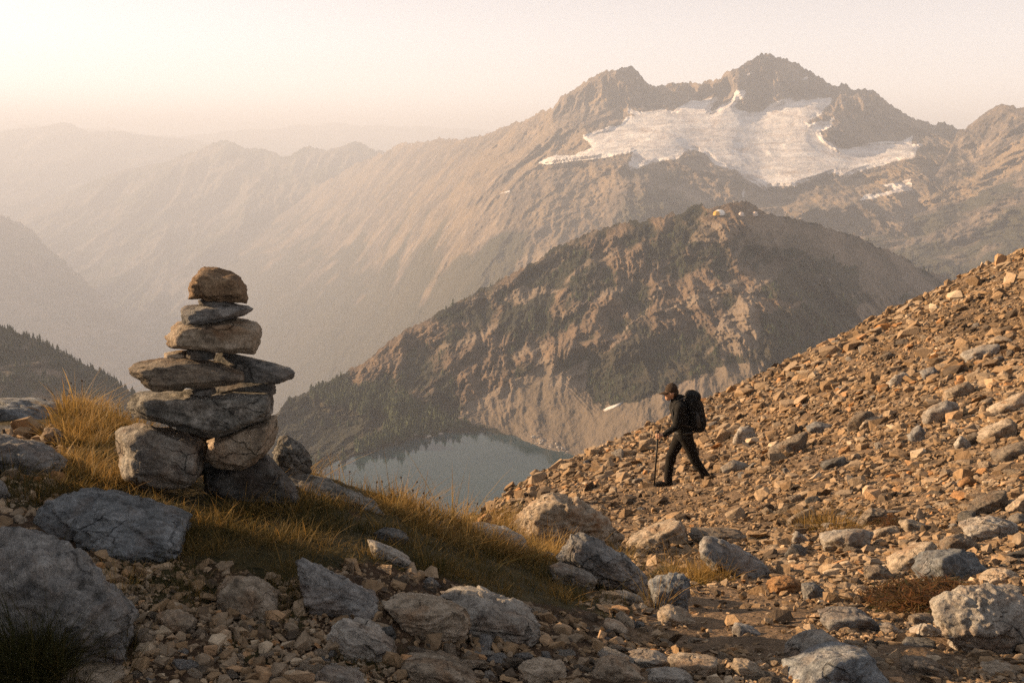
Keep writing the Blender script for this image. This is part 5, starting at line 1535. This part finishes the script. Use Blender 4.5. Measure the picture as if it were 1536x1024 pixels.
def shore_and_ridge_details():
    rs = np.random.default_rng(51)
    P, px, py, veg, scr, r, c = HILL
    f = np.arange(len(P)) >= 14 * c
    def at(x, y):
        k = int(np.argmin(np.where(f, (px - x) ** 2 + (py - y) ** 2, 1e9)))
        return P[k]
    # tents on the shoulder of the hill
    m_white = simple_mat('tent_canvas', (0.74, 0.72, 0.69), (0.82, 0.8, 0.78), 0.4, 0.2, 0.1, 0.8)
    m_orange = simple_mat('tent_orange', (0.62, 0.33, 0.06), (0.7, 0.4, 0.09), 0.4, 0.2, 0.1, 0.8)
    m_shaded_side = simple_mat('tent_shaded_side', (0.36, 0.34, 0.32), (0.44, 0.41, 0.38), 0.4, 0.2, 0.1, 0.8)
    m_rose = simple_mat('tent_rose', (0.58, 0.47, 0.40), (0.64, 0.52, 0.45), 0.4, 0.2, 0.1, 0.8)
    def dome(w, dp, h, n=28, m=9, door=False):
        V, Fc = [], []
        for j in range(m + 1):
            ph = math.pi / 2 * j / m
            for i in range(n):
                a = 2 * math.pi * i / n
                rr = math.cos(ph) ** 0.8 * (1 + 0.035 * math.cos(6 * a))
                V.append((w * rr * math.cos(a), dp * rr * math.sin(a), h * math.sin(ph) - (0.8 if j == 0 else 0)))
        for j in range(m):
            for i in range(n):
                Fc.append((j * n + i, j * n + (i + 1) % n, (j + 1) * n + (i + 1) % n, (j + 1) * n + i))
        return np.array(V), np.array(Fc)
    def tent(x, y, w, dp, h, mat, label, vest=None):
        p = at(x, y)
        root = bpy.data.objects.new('tent', None)
        COL.objects.link(root)
        root.location = (p[0], p[1] - 2.0, p[2])
        tag(root, label, 'tent')
        V, Fc = dome(w, dp, h)
        obj('canopy', mesh_np('canopy', V, [Fc], mat), parent=root)
        if vest:
            V, Fc = dome(w * 0.62, dp * 0.9, h * 0.82)
            obj('porch', mesh_np('porch', V + np.array([-w * 0.62, -dp * 0.55, -0.1]), [Fc], vest), parent=root)
        else:
            V, Fc = dome(w * 0.42, dp * 0.5, h * 0.62)
            obj('porch', mesh_np('porch', V + np.array([w * 0.55, -dp * 0.6, -0.1]), [Fc], m_shaded_side), parent=root)  # shade of the tent's right side, made as a separate grey dome
    tent(1079, 322, 6.2, 4.5, 5.2, m_white, 'large white dome tent with an orange porch on the far hilltop', m_orange)
    tent(1112, 323, 3.2, 2.6, 3.6, m_rose, 'pale pinkish tent with a grey dome for its shaded side, left of two on the hilltop')
    tent(1132, 322, 3.0, 2.6, 4.0, m_rose, 'pale pinkish tent with a grey dome for its shaded side, right of two on the hilltop')
    # pale boulders: beside the tents, below, and along the shore
    meshes = []
    for k in range(5):
        n = 13
        p = rs.normal(size=(n, 3)); p /= np.linalg.norm(p, axis=1)[:, None]
        V, Fc = rock_surface(p * np.array([1, .8, .65]), 3, 40, 1.0, k + 0.7)
        meshes.append(mesh_np('boulder', V, [Fc], M_FARROCK))
    def blk(x, y, s, label, group=None):
        o = obj('boulder', meshes[int(rs.integers(5))], at(x, y))
        o.scale = (s, s, s * rs.uniform(0.7, 1.0))
        o.rotation_euler = (0, 0, rs.uniform(0, 6))
        tag(o, label, 'boulder', group)
    blk(1095, 323, 1.8, 'small pale boulder between the white tent and the pinkish tents')
    blk(1061, 325, 1.3, 'small pale boulder just left of the white dome tent')
    blk(1146, 322, 2.2, 'grey boulder just right of the two pinkish tents')
    blk(1166, 321, 1.4, 'small pale boulder on the hilltop edge, last in the row right of the tents')
    blk(1233, 413, 5.0, 'pale block standing out of the grey scree on the far hill')
    blk(1245, 421, 3.6, 'smaller pale block below the other one on the far hill\'s scree')
    for x, y in zip(rs.uniform(800, 880, 46), rs.uniform(0, 1, 46)):
        yy = np.interp(x, [790, 830, 870, 900], [664, 678, 698, 716]) - 2 - 14 * y
        blk(x, yy, float(np.exp(rs.normal(math.log(1.3), 0.5))), 'pale boulder tumbled on the right shore of the lake', 'boulders on the right shore')
    for x, y in zip(rs.uniform(590, 670, 26), rs.uniform(0, 1, 26)):
        yy = np.interp(x, [585, 605, 650, 680], [675, 669, 661, 655]) - 1 - 16 * y
        blk(x, yy, float(np.exp(rs.normal(math.log(1.2), 0.45))), 'grey boulder on the far left shore of the lake', 'boulders on the far left shore')
    # a last snow patch low on the hill
    pts = [(905, 615), (913, 610), (924, 606), (936, 602), (930, 607), (922, 611), (914, 614)]
    B = np.array([at(x, y) for x, y in pts])
    B[:, 1] -= 1.0
    B[:, 2] += 0.5
    cen = B.mean(0) + np.array([0, -0.3, 0.3])
    n = len(B)
    V = np.concatenate([B, [cen], B + np.array([0, 4.0, -4.0])])
    Fc = np.array([(i, (i + 1) % n, n) for i in range(n)])
    Q = np.array([(i, n + 1 + i, n + 1 + (i + 1) % n, (i + 1) % n) for i in range(n)])
    tag(obj('snow_patch', mesh_np('snow_patch', V, [Fc, Q], M_SNOW)), 'small leftover snow patch on the grey scree above the walker\'s head', 'snow patch')

M_FARROCK = simple_mat('pale_far_rock', (0.26, 0.23, 0.2), (0.44, 0.39, 0.34), 1.3, 0.5, 0.3)

# ------------------------------------------------------------------ the walker
def blob(name, caps, mat, parent, voxel=0.006, smooth_it=3, loc=(0, 0, 0)):
    """caps: tapered limbs (p0, r0, p1, r1) fused into one continuous skin"""
    bm = bmesh.new()
    S, _ = ico(3)
    for p0, r0, p1, r1 in caps:
        b2 = bmesh.new()
        vs = [b2.verts.new(np.array(p0) + s * r0) for s in S] + [b2.verts.new(np.array(p1) + s * r1) for s in S]
        bmesh.ops.convex_hull(b2, input=vs)
        bmesh.ops.delete(b2, geom=[v for v in b2.verts if not v.link_faces], context='VERTS')
        me = bpy.data.meshes.new('tmp')
        b2.to_mesh(me)
        b2.free()
        bm.from_mesh(me)
        bpy.data.meshes.remove(me)
    me = bpy.data.meshes.new(name)
    bm.to_mesh(me)
    bm.free()
    o = obj('tmp', me)
    rm = o.modifiers.new('remesh', 'REMESH')
    rm.mode = 'VOXEL'
    rm.voxel_size = voxel
    sm = o.modifiers.new('smooth', 'SMOOTH')
    sm.iterations = smooth_it
    sm.factor = 0.5
    dg = bpy.context.evaluated_depsgraph_get()
    out = bpy.data.meshes.new_from_object(o.evaluated_get(dg))
    bpy.data.objects.remove(o)
    bpy.data.meshes.remove(me)
    out.name = name
    out.materials.clear()
    out.materials.append(mat)
    out.polygons.foreach_set('use_smooth', np.ones(len(out.polygons), bool))
    return obj(name, out, loc, parent)

def tube(name, pts, r, mat, parent, n=8):
    pts = [Vector(p) for p in pts]
    rr = r if isinstance(r, (list, tuple)) else [r] * len(pts)
    V, Fc = [], []
    for k, p in enumerate(pts):
        d = (pts[min(k + 1, len(pts) - 1)] - pts[max(k - 1, 0)]).normalized()
        s = d.orthogonal().normalized()
        t = d.cross(s)
        for j in range(n):
            a = 2 * math.pi * j / n
            V.append((p + (s * math.cos(a) + t * math.sin(a)) * rr[k])[:])
    for k in range(len(pts) - 1):
        for j in range(n):
            Fc.append((k * n + j, k * n + (j + 1) % n, (k + 1) * n + (j + 1) % n, (k + 1) * n + j))
    b = len(V)
    V += [pts[0][:], pts[-1][:]]
    T = [(b, (j + 1) % n, j) for j in range(n)] + [(b + 1, (len(pts) - 1) * n + j, (len(pts) - 1) * n + (j + 1) % n) for j in range(n)]
    return obj(name, mesh_np(name, V, [np.array(Fc), np.array(T)], mat), parent=parent)

def hiker():
    u0, v0 = ray(1006, 731.5)
    y0 = 16.9
    x0, z0 = float(u0 * y0), float(H(u0 * y0, y0)[0])
    skin = simple_mat('skin', (0.42, 0.24, 0.16), (0.5, 0.3, 0.2), 20, 0.1, 0.001, 0.6, 0.3)
    black = simple_mat('jacket_cloth', (0.004, 0.004, 0.0045), (0.011, 0.0105, 0.0105), 30, 0.4, 0.006, 0.85)
    trs = simple_mat('trouser_cloth', (0.006, 0.005, 0.0045), (0.014, 0.0115, 0.010), 30, 0.4, 0.006, 0.9)
    capm = simple_mat('cap_cloth', (0.032, 0.021, 0.015), (0.052, 0.035, 0.024), 60, 0.2, 0.002, 0.9)
    boot = simple_mat('boot_leather', (0.012, 0.010, 0.008), (0.03, 0.022, 0.016), 40, 0.3, 0.003, 0.7)
    hairm = simple_mat('hair', (0.03, 0.02, 0.013), (0.06, 0.04, 0.026), 150, 0.4, 0.003, 0.7)
    pack = simple_mat('pack_cloth', (0.004, 0.004, 0.0045), (0.010, 0.010, 0.0105), 25, 0.4, 0.006, 0.8)
    grey = simple_mat('strap_webbing', (0.03, 0.03, 0.032), (0.06, 0.058, 0.056), 50, 0.2, 0.002, 0.8)
    metal = simple_mat('pole_metal', (0.012, 0.011, 0.010), (0.022, 0.02, 0.018), 30, 0.1, 0.001, 0.6, 0.3)
    eyem = simple_mat('eye', (0.02, 0.015, 0.012), (0.03, 0.02, 0.015), 10, 0, 0.001, 0.2, 0.5)
    root = bpy.data.objects.new('person', None)
    COL.objects.link(root)
    root.location = (x0, y0, z0)
    tag(root, 'walker in black jacket and brown cap striding down the scree with a pole', 'person')
    xp, yp = -0.275, -0.225          # the pole in the near hand
    A, K, W, Hn = (0.085, -0.185, 1.435), (0.02, -0.225, 1.125), (-0.19, -0.240, 0.985), (-0.252, -0.247, 0.972)
    A2, K2, W2 = (0.085, 0.185, 1.435), (0.165, 0.225, 1.15), (0.03, 0.20, 0.98)
    hipF, kneeF, ankF = (0.175, 0.09, 0.92), (-0.005, 0.085, 0.515), (-0.040, 0.085, 0.10)
    hipR, kneeR, ankR = (0.20, -0.09, 0.92), (0.370, -0.095, 0.515), (0.560, -0.10, 0.235)
    body = [((-0.042, 0, 1.675), .092, (-0.062, 0, 1.635), .084), ((-0.062, 0, 1.635), .078, (-0.092, 0, 1.545), .047), ((-0.030, .03, 1.64), .07, (-0.030, -.03, 1.64), .07),
            ((-0.128, 0, 1.625), .013, (-0.152, 0, 1.596), .0125), ((-0.125, -.018, 1.560), .010, (-0.125, .018, 1.560), .010), ((-0.126, -.03, 1.642), .012, (-0.126, .03, 1.642), .012),
            ((-0.022, .083, 1.64), .018, (-0.026, .078, 1.605), .013), ((-0.022, -.083, 1.64), .018, (-0.026, -.078, 1.605), .013),
            ((-0.01, 0, 1.60), .056, (0.055, 0, 1.46), .062),
            ((0.09, .07, 1.40), .10, (0.12, .06, 1.25), .11), ((0.09, -.07, 1.40), .10, (0.12, -.06, 1.25), .11), ((0.12, 0, 1.25), .13, (0.185, 0, .97), .125), ((0.185, .07, .97), .10, (0.185, -.07, .97), .10),
            (A, .055, K, .043), (K, .042, W, .029), (W, .029, Hn, .030), (A2, .055, K2, .043), (K2, .042, W2, .029), ((0.08, -.18, 1.43), .055, (0.08, .18, 1.43), .055),
            (hipF, .088, kneeF, .058), (kneeF, .056, ankF, .04), (hipR, .088, kneeR, .058), (kneeR, .056, ankR, .04),
            (ankF, .036, (-0.16, .085, .05), .022), (ankR, .036, (0.52, -.10, .16), .022)]
    # near hand: palm beside the grip, four fingers round it, thumb closing from the other side
    body += [(Hn, .022, (xp + .012, yp - .026, 0.935), .018), (Hn, .022, (xp + .012, yp - .026, 1.000), .018)]
    for k, hz in enumerate((1.003, 0.981, 0.959, 0.938)):
        ln = (0.95, 1.05, 1.0, 0.85)[k]
        c = [(xp + .008, yp - .028, hz), (xp - .022 * ln, yp - .022, hz - .002), (xp - .025 * ln, yp + .012, hz - .003), (xp + .002, yp + .025 * ln, hz - .004)]
        for a, b, r0, r1 in zip(c[:-1], c[1:], (.0105, .010, .0092), (.010, .0092, .0082)):
            body.append((a, r0, b, r1))
    body += [((xp + .022, yp - .024, .990), .012, (xp + .030, yp + .006, 1.012), .0105), ((xp + .030, yp + .006, 1.012), .0105, (xp + .006, yp + .026, 1.018), .009)]
    # far hand hanging, fingers a little curled
    body.append((W2, .026, (-0.025, .195, 0.915), .027))
    for k, dy in enumerate((-.030, -.010, .010, .028)):
        ln = (.85, 1.0, .95, .78)[k]
        p = (-0.030 + .004 * k, .195 + dy, 0.905)
        q_ = (-0.058, .195 + dy * 1.05, 0.905 - .042 * ln)
        t_ = (-0.056 + .012, .195 + dy, 0.905 - .078 * ln)
        body += [(p, .010, q_, .0092), (q_, .0092, t_, .008)]
    body += [((0.0, .165, .935), .012, (-.035, .150, .90), .010), ((-.035, .150, .90), .010, (-.05, .155, .872), .0085)]
    blob('body', body, skin, root, 0.0055, 2)
    for s in (-1, 1):
        V, Fc = ico(2)
        obj('eye', mesh_np('eye', V * 0.0105 + np.array([-0.131, 0.028 * s, 1.626]), [Fc], eyem), parent=root)
    blob('hair', [((0.0, .05, 1.635), .05, (0.012, .035, 1.585), .035), ((0.0, -.05, 1.635), .05, (0.012, -.035, 1.585), .035), ((0.03, 0, 1.65), .052, (0.04, 0, 1.575), .036), ((-0.05, .078, 1.66), .022, (-0.045, .08, 1.62), .012), ((-0.05, -.078, 1.66), .022, (-0.045, -.08, 1.62), .012)], hairm, root, 0.006)
    cp = blob('cap', [((-0.038, 0, 1.698), .100, (-0.045, 0, 1.672), .1005), ((-0.030, .03, 1.70), .08, (-0.030, -.03, 1.70), .08)], capm, root, 0.006)
    # trim the cap's underside so that it sits on the brow
    bm = bmesh.new(); bm.from_mesh(cp.data)
    bmesh.ops.bisect_plane(bm, geom=bm.verts[:] + bm.edges[:] + bm.faces[:], plane_co=(-0.04, 0, 1.655), plane_no=(-0.10, 0, -1), clear_outer=True)
    bm.to_mesh(cp.data); bm.free()
    V, Fc, m = [], [], 11
    for lay in (0.0, -0.006):
        for j in range(m):
            a = math.pi * (j / (m - 1) - 0.5)
            for t in (0, .5, 1):
                rx = 0.092 + 0.105 * t * math.cos(a) ** 0.7 if abs(a) < 1.57 else 0.092
                ry = 0.088
                V.append((-0.045 - rx * math.cos(a), ry * math.sin(a) * (1 - 0.08 * t), 1.662 - 0.048 * t * math.cos(a) - 0.016 * (math.sin(a) ** 2) * t + lay))
    for l in range(2):
        for j in range(m - 1):
            for t in range(2):
                b = l * m * 3 + j * 3 + t
                Fc.append((b, b + 1, b + 4, b + 3) if l else (b, b + 3, b + 4, b + 1))
    for j in range(m - 1):
        b, b2 = j * 3 + 2, m * 3 + j * 3 + 2
        Fc.append((b, b + 3, b2 + 3, b2))
    obj('brim', mesh_np('brim', V, [np.array(Fc)], capm), parent=cp)
    jk = [((0.085, .085, 1.405), .128, (0.12, .075, 1.22), .135), ((0.085, -.085, 1.405), .128, (0.12, -.075, 1.22), .135), ((0.12, .07, 1.22), .138, (0.19, .065, .935), .140), ((0.12, -.07, 1.22), .138, (0.19, -.065, .935), .140),
          (A, .085, K, .062), (K, .062, (-0.165, -.238, 0.992), .046), (A2, .085, K2, .062), (K2, .062, (0.045, .203, 0.995), .046),
          ((0.045, .03, 1.53), .070, (0.075, .05, 1.43), .09), ((0.045, -.03, 1.53), .070, (0.075, -.05, 1.43), .09), ((0.0, 0, 1.535), .045, (0.03, 0, 1.46), .08), ((0.11, .02, 1.55), .055, (0.11, -.02, 1.55), .055),
          ((0.02, -.215, 1.14), .066, (0.05, -.225, 1.20), .068)]
    jacket = blob('jacket', jk, black, root, 0.008, 3)
    tube('hem_cord', [(0.05, -.12, .965), (0.12, -.205, .945), (0.25, -.205, .93), (0.33, -.12, .925)], .006, grey, jacket)
    tr = [(hipF, .118, kneeF, .080), (kneeF, .080, (-0.036, .085, .16), .066), ((-0.036, .085, .16), .068, (-0.03, .085, .09), .072), (hipR, .118, kneeR, .080), (kneeR, .080, (0.53, -.10, .285), .066), ((0.53, -.10, .285), .068, (0.57, -.10, .22), .072),
          ((0.185, .06, .95), .125, (0.185, -.06, .95), .125), ((0.02, .085, .50), .075, (0.01, .085, .44), .07), ((0.36, -.095, .52), .078, (0.40, -.095, .46), .072)]
    blob('trousers', tr, trs, root, 0.008, 2)
    fb = blob('boot', [((-0.036, .085, .16), .062, (-0.025, .085, .055), .054), ((-0.025, .085, .05), .050, (-0.18, .085, .045), .045), ((-0.18, .085, .045), .045, (-0.235, .085, .038), .036), ((0.01, .085, .04), .042, (-0.02, .085, .04), .042)], boot, root, 0.006)
    obj('sole', sole_mesh(boot, (0.055, .085, .012), (-0.275, .085, .006)), parent=fb)
    rb = blob('boot', [((0.552, -.10, .265), .063, (0.585, -.10, .19), .056), ((0.585, -.10, .185), .050, (0.525, -.10, .135), .046), ((0.525, -.10, .135), .045, (0.475, -.10, .112), .036), ((0.63, -.10, .185), .042, (0.59, -.10, .185), .044)], boot, root, 0.006)
    obj('sole', sole_mesh(boot, (0.672, -.10, .150), (0.435, -.10, .070)), parent=rb)
    # backpack: its own thing, on the walker's back
    bp = bpy.data.objects.new('backpack', None)
    COL.objects.link(bp)
    bp.location = (x0, y0, z0)
    tag(bp, 'large black hiking pack with a rounded lid on the walker\'s back', 'backpack')
    main = blob('pack_body', [((0.305, .085, 1.50), .115, (0.395, .10, 1.14), .140), ((0.305, -.085, 1.50), .115, (0.395, -.10, 1.14), .140), ((0.37, .0, 1.40), .125, (0.425, 0, 1.13), .130), ((0.33, .08, 1.10), .09, (0.43, .08, 1.07), .09), ((0.33, -.08, 1.10), .09, (0.43, -.08, 1.07), .09)], pack, bp, 0.009, 4)
    lid = blob('lid', [((0.275, .075, 1.585), .078, (0.345, .075, 1.565), .088), ((0.275, -.075, 1.585), .078, (0.345, -.075, 1.565), .088), ((0.30, 0, 1.60), .085, (0.36, 0, 1.56), .09)], pack, bp, 0.008, 3)
    pk = blob('side_pocket', [((0.36, -.215, 1.24), .055, (0.40, -.215, 1.09), .060), ((0.42, -.20, 1.22), .05, (0.45, -.20, 1.10), .05)], pack, bp, 0.008, 3)
    blob('side_pocket', [((0.36, .215, 1.24), .055, (0.40, .215, 1.09), .060), ((0.42, .20, 1.22), .05, (0.45, .20, 1.10), .05)], pack, bp, 0.008, 3)
    tube('bottle', [(0.385, -.262, 1.12), (0.365, -.262, 1.24), (0.352, -.262, 1.32), (0.348, -.262, 1.345)], [.034, .034, .030, .016], grey, bp)
    for s in (-1, 1):
        tube('shoulder_strap', [(0.235, .10 * s, 1.53), (0.13, .115 * s, 1.565), (0.02, .12 * s, 1.50), (-0.035, .125 * s, 1.38), (-0.01, .145 * s, 1.25), (0.12, .20 * s, 1.14), (0.30, .17 * s, 1.10)], .017, grey, bp)
        tube('compression_strap', [(0.25, .20 * s, 1.36), (0.36, .228 * s, 1.35), (0.46, .17 * s, 1.33)], .008, grey, main)
        tube('lid_strap', [(0.40, .07 * s, 1.58), (0.455, .08 * s, 1.46), (0.49, .085 * s, 1.34)], .007, grey, lid)
    tube('hip_belt', [(0.33, -.19, 1.02), (0.18, -.218, .99), (0.05, -.14, .985), (0.02, 0, .98), (0.05, .14, .985), (0.18, .218, .99), (0.33, .19, 1.02)], .018, grey, bp)
    tube('dangling_strap', [(0.50, -.10, 1.06), (0.545, -.11, .99), (0.55, -.11, .93)], .007, grey, bp)
    # trekking pole, tip on the ground
    SZ = 1.07
    gz = (float(H(x0 - 0.315 * SZ, y0 + yp * SZ)[0]) - z0) / SZ
    po = bpy.data.objects.new('trekking_pole', None)
    COL.objects.link(po)
    po.location = (x0, y0, z0)
    tag(po, 'thin dark walking pole in the walker\'s near hand, tip among the stones', 'trekking pole')
    top, tip = Vector((xp + .006, yp, 1.045)), Vector((-0.315, yp, gz - 0.01))
    def along(t): return top.lerp(tip, t)
    tube('shaft', [along(.12), along(.5), along(.95)], [.0165, .015, .012], metal, po)
    g = tube('grip', [along(0), along(.02), along(.05), along(.11), along(.145)], [.016, .022, .019, .020, .018], black, po, 10)
    tube('wrist_strap', [along(.02) + Vector((0.01, 0, 0)), Vector((-0.22, yp - .05, .99)), Vector((-0.19, yp - .06, .96)), Vector((-0.22, yp + .02, .965)), along(.03)], .004, grey, g, 6)
    tube('basket', [along(.925), along(.935)], [.035, .030], metal, po, 12)
    for t_ in (root, bp, po): t_.scale = (SZ, SZ, SZ)
    tube('tip', [along(.95), along(.985), along(1)], [.006, .005, .002], metal, po, 6)

def sole_mesh(mat, heel, toe):
    heel, toe = Vector(heel), Vector(toe)
    ax = toe - heel
    up = Vector((0, 1, 0)).cross(ax).normalized()
    if up.z < 0: up = -up
    prof = [(0, .030), (.06, .038), (.25, .036), (.45, .034), (.68, .047), (.85, .042), (.95, .028), (1, .012)]
    n = len(prof)
    V = []
    for h in (0.0, 0.026):
        for s in (-1, 1):
            for t, w in prof:
                V.append((heel + ax * t + Vector((0, w * s, 0)) + up * (h + 0.02 * max(0, t - .8)))[:])
    Fc = []
    L, R_, L2, R2 = 0, n, 2 * n, 3 * n
    for k in range(n - 1):
        Fc += [(L + k, R_ + k, R_ + k + 1, L + k + 1), (L2 + k, L2 + k + 1, R2 + k + 1, R2 + k), (L + k, L + k + 1, L2 + k + 1, L2 + k), (R_ + k, R2 + k, R2 + k + 1, R_ + k + 1)]
    Fc += [(L, L2, R2, R_), (L + n - 1, R_ + n - 1, R2 + n - 1, L2 + n - 1)]
    return mesh_np('sole', V, [np.array(Fc)], mat, False)
build_ground()
massif()
HILL = hill()
SPUR = side_ridges()
plain_sheets()
haze()
cairn()
hand_rocks()
scree()
scatter_rocks()
grass()
seed_stalks()
lone_tufts()
trees()
shore_and_ridge_details()
hiker()
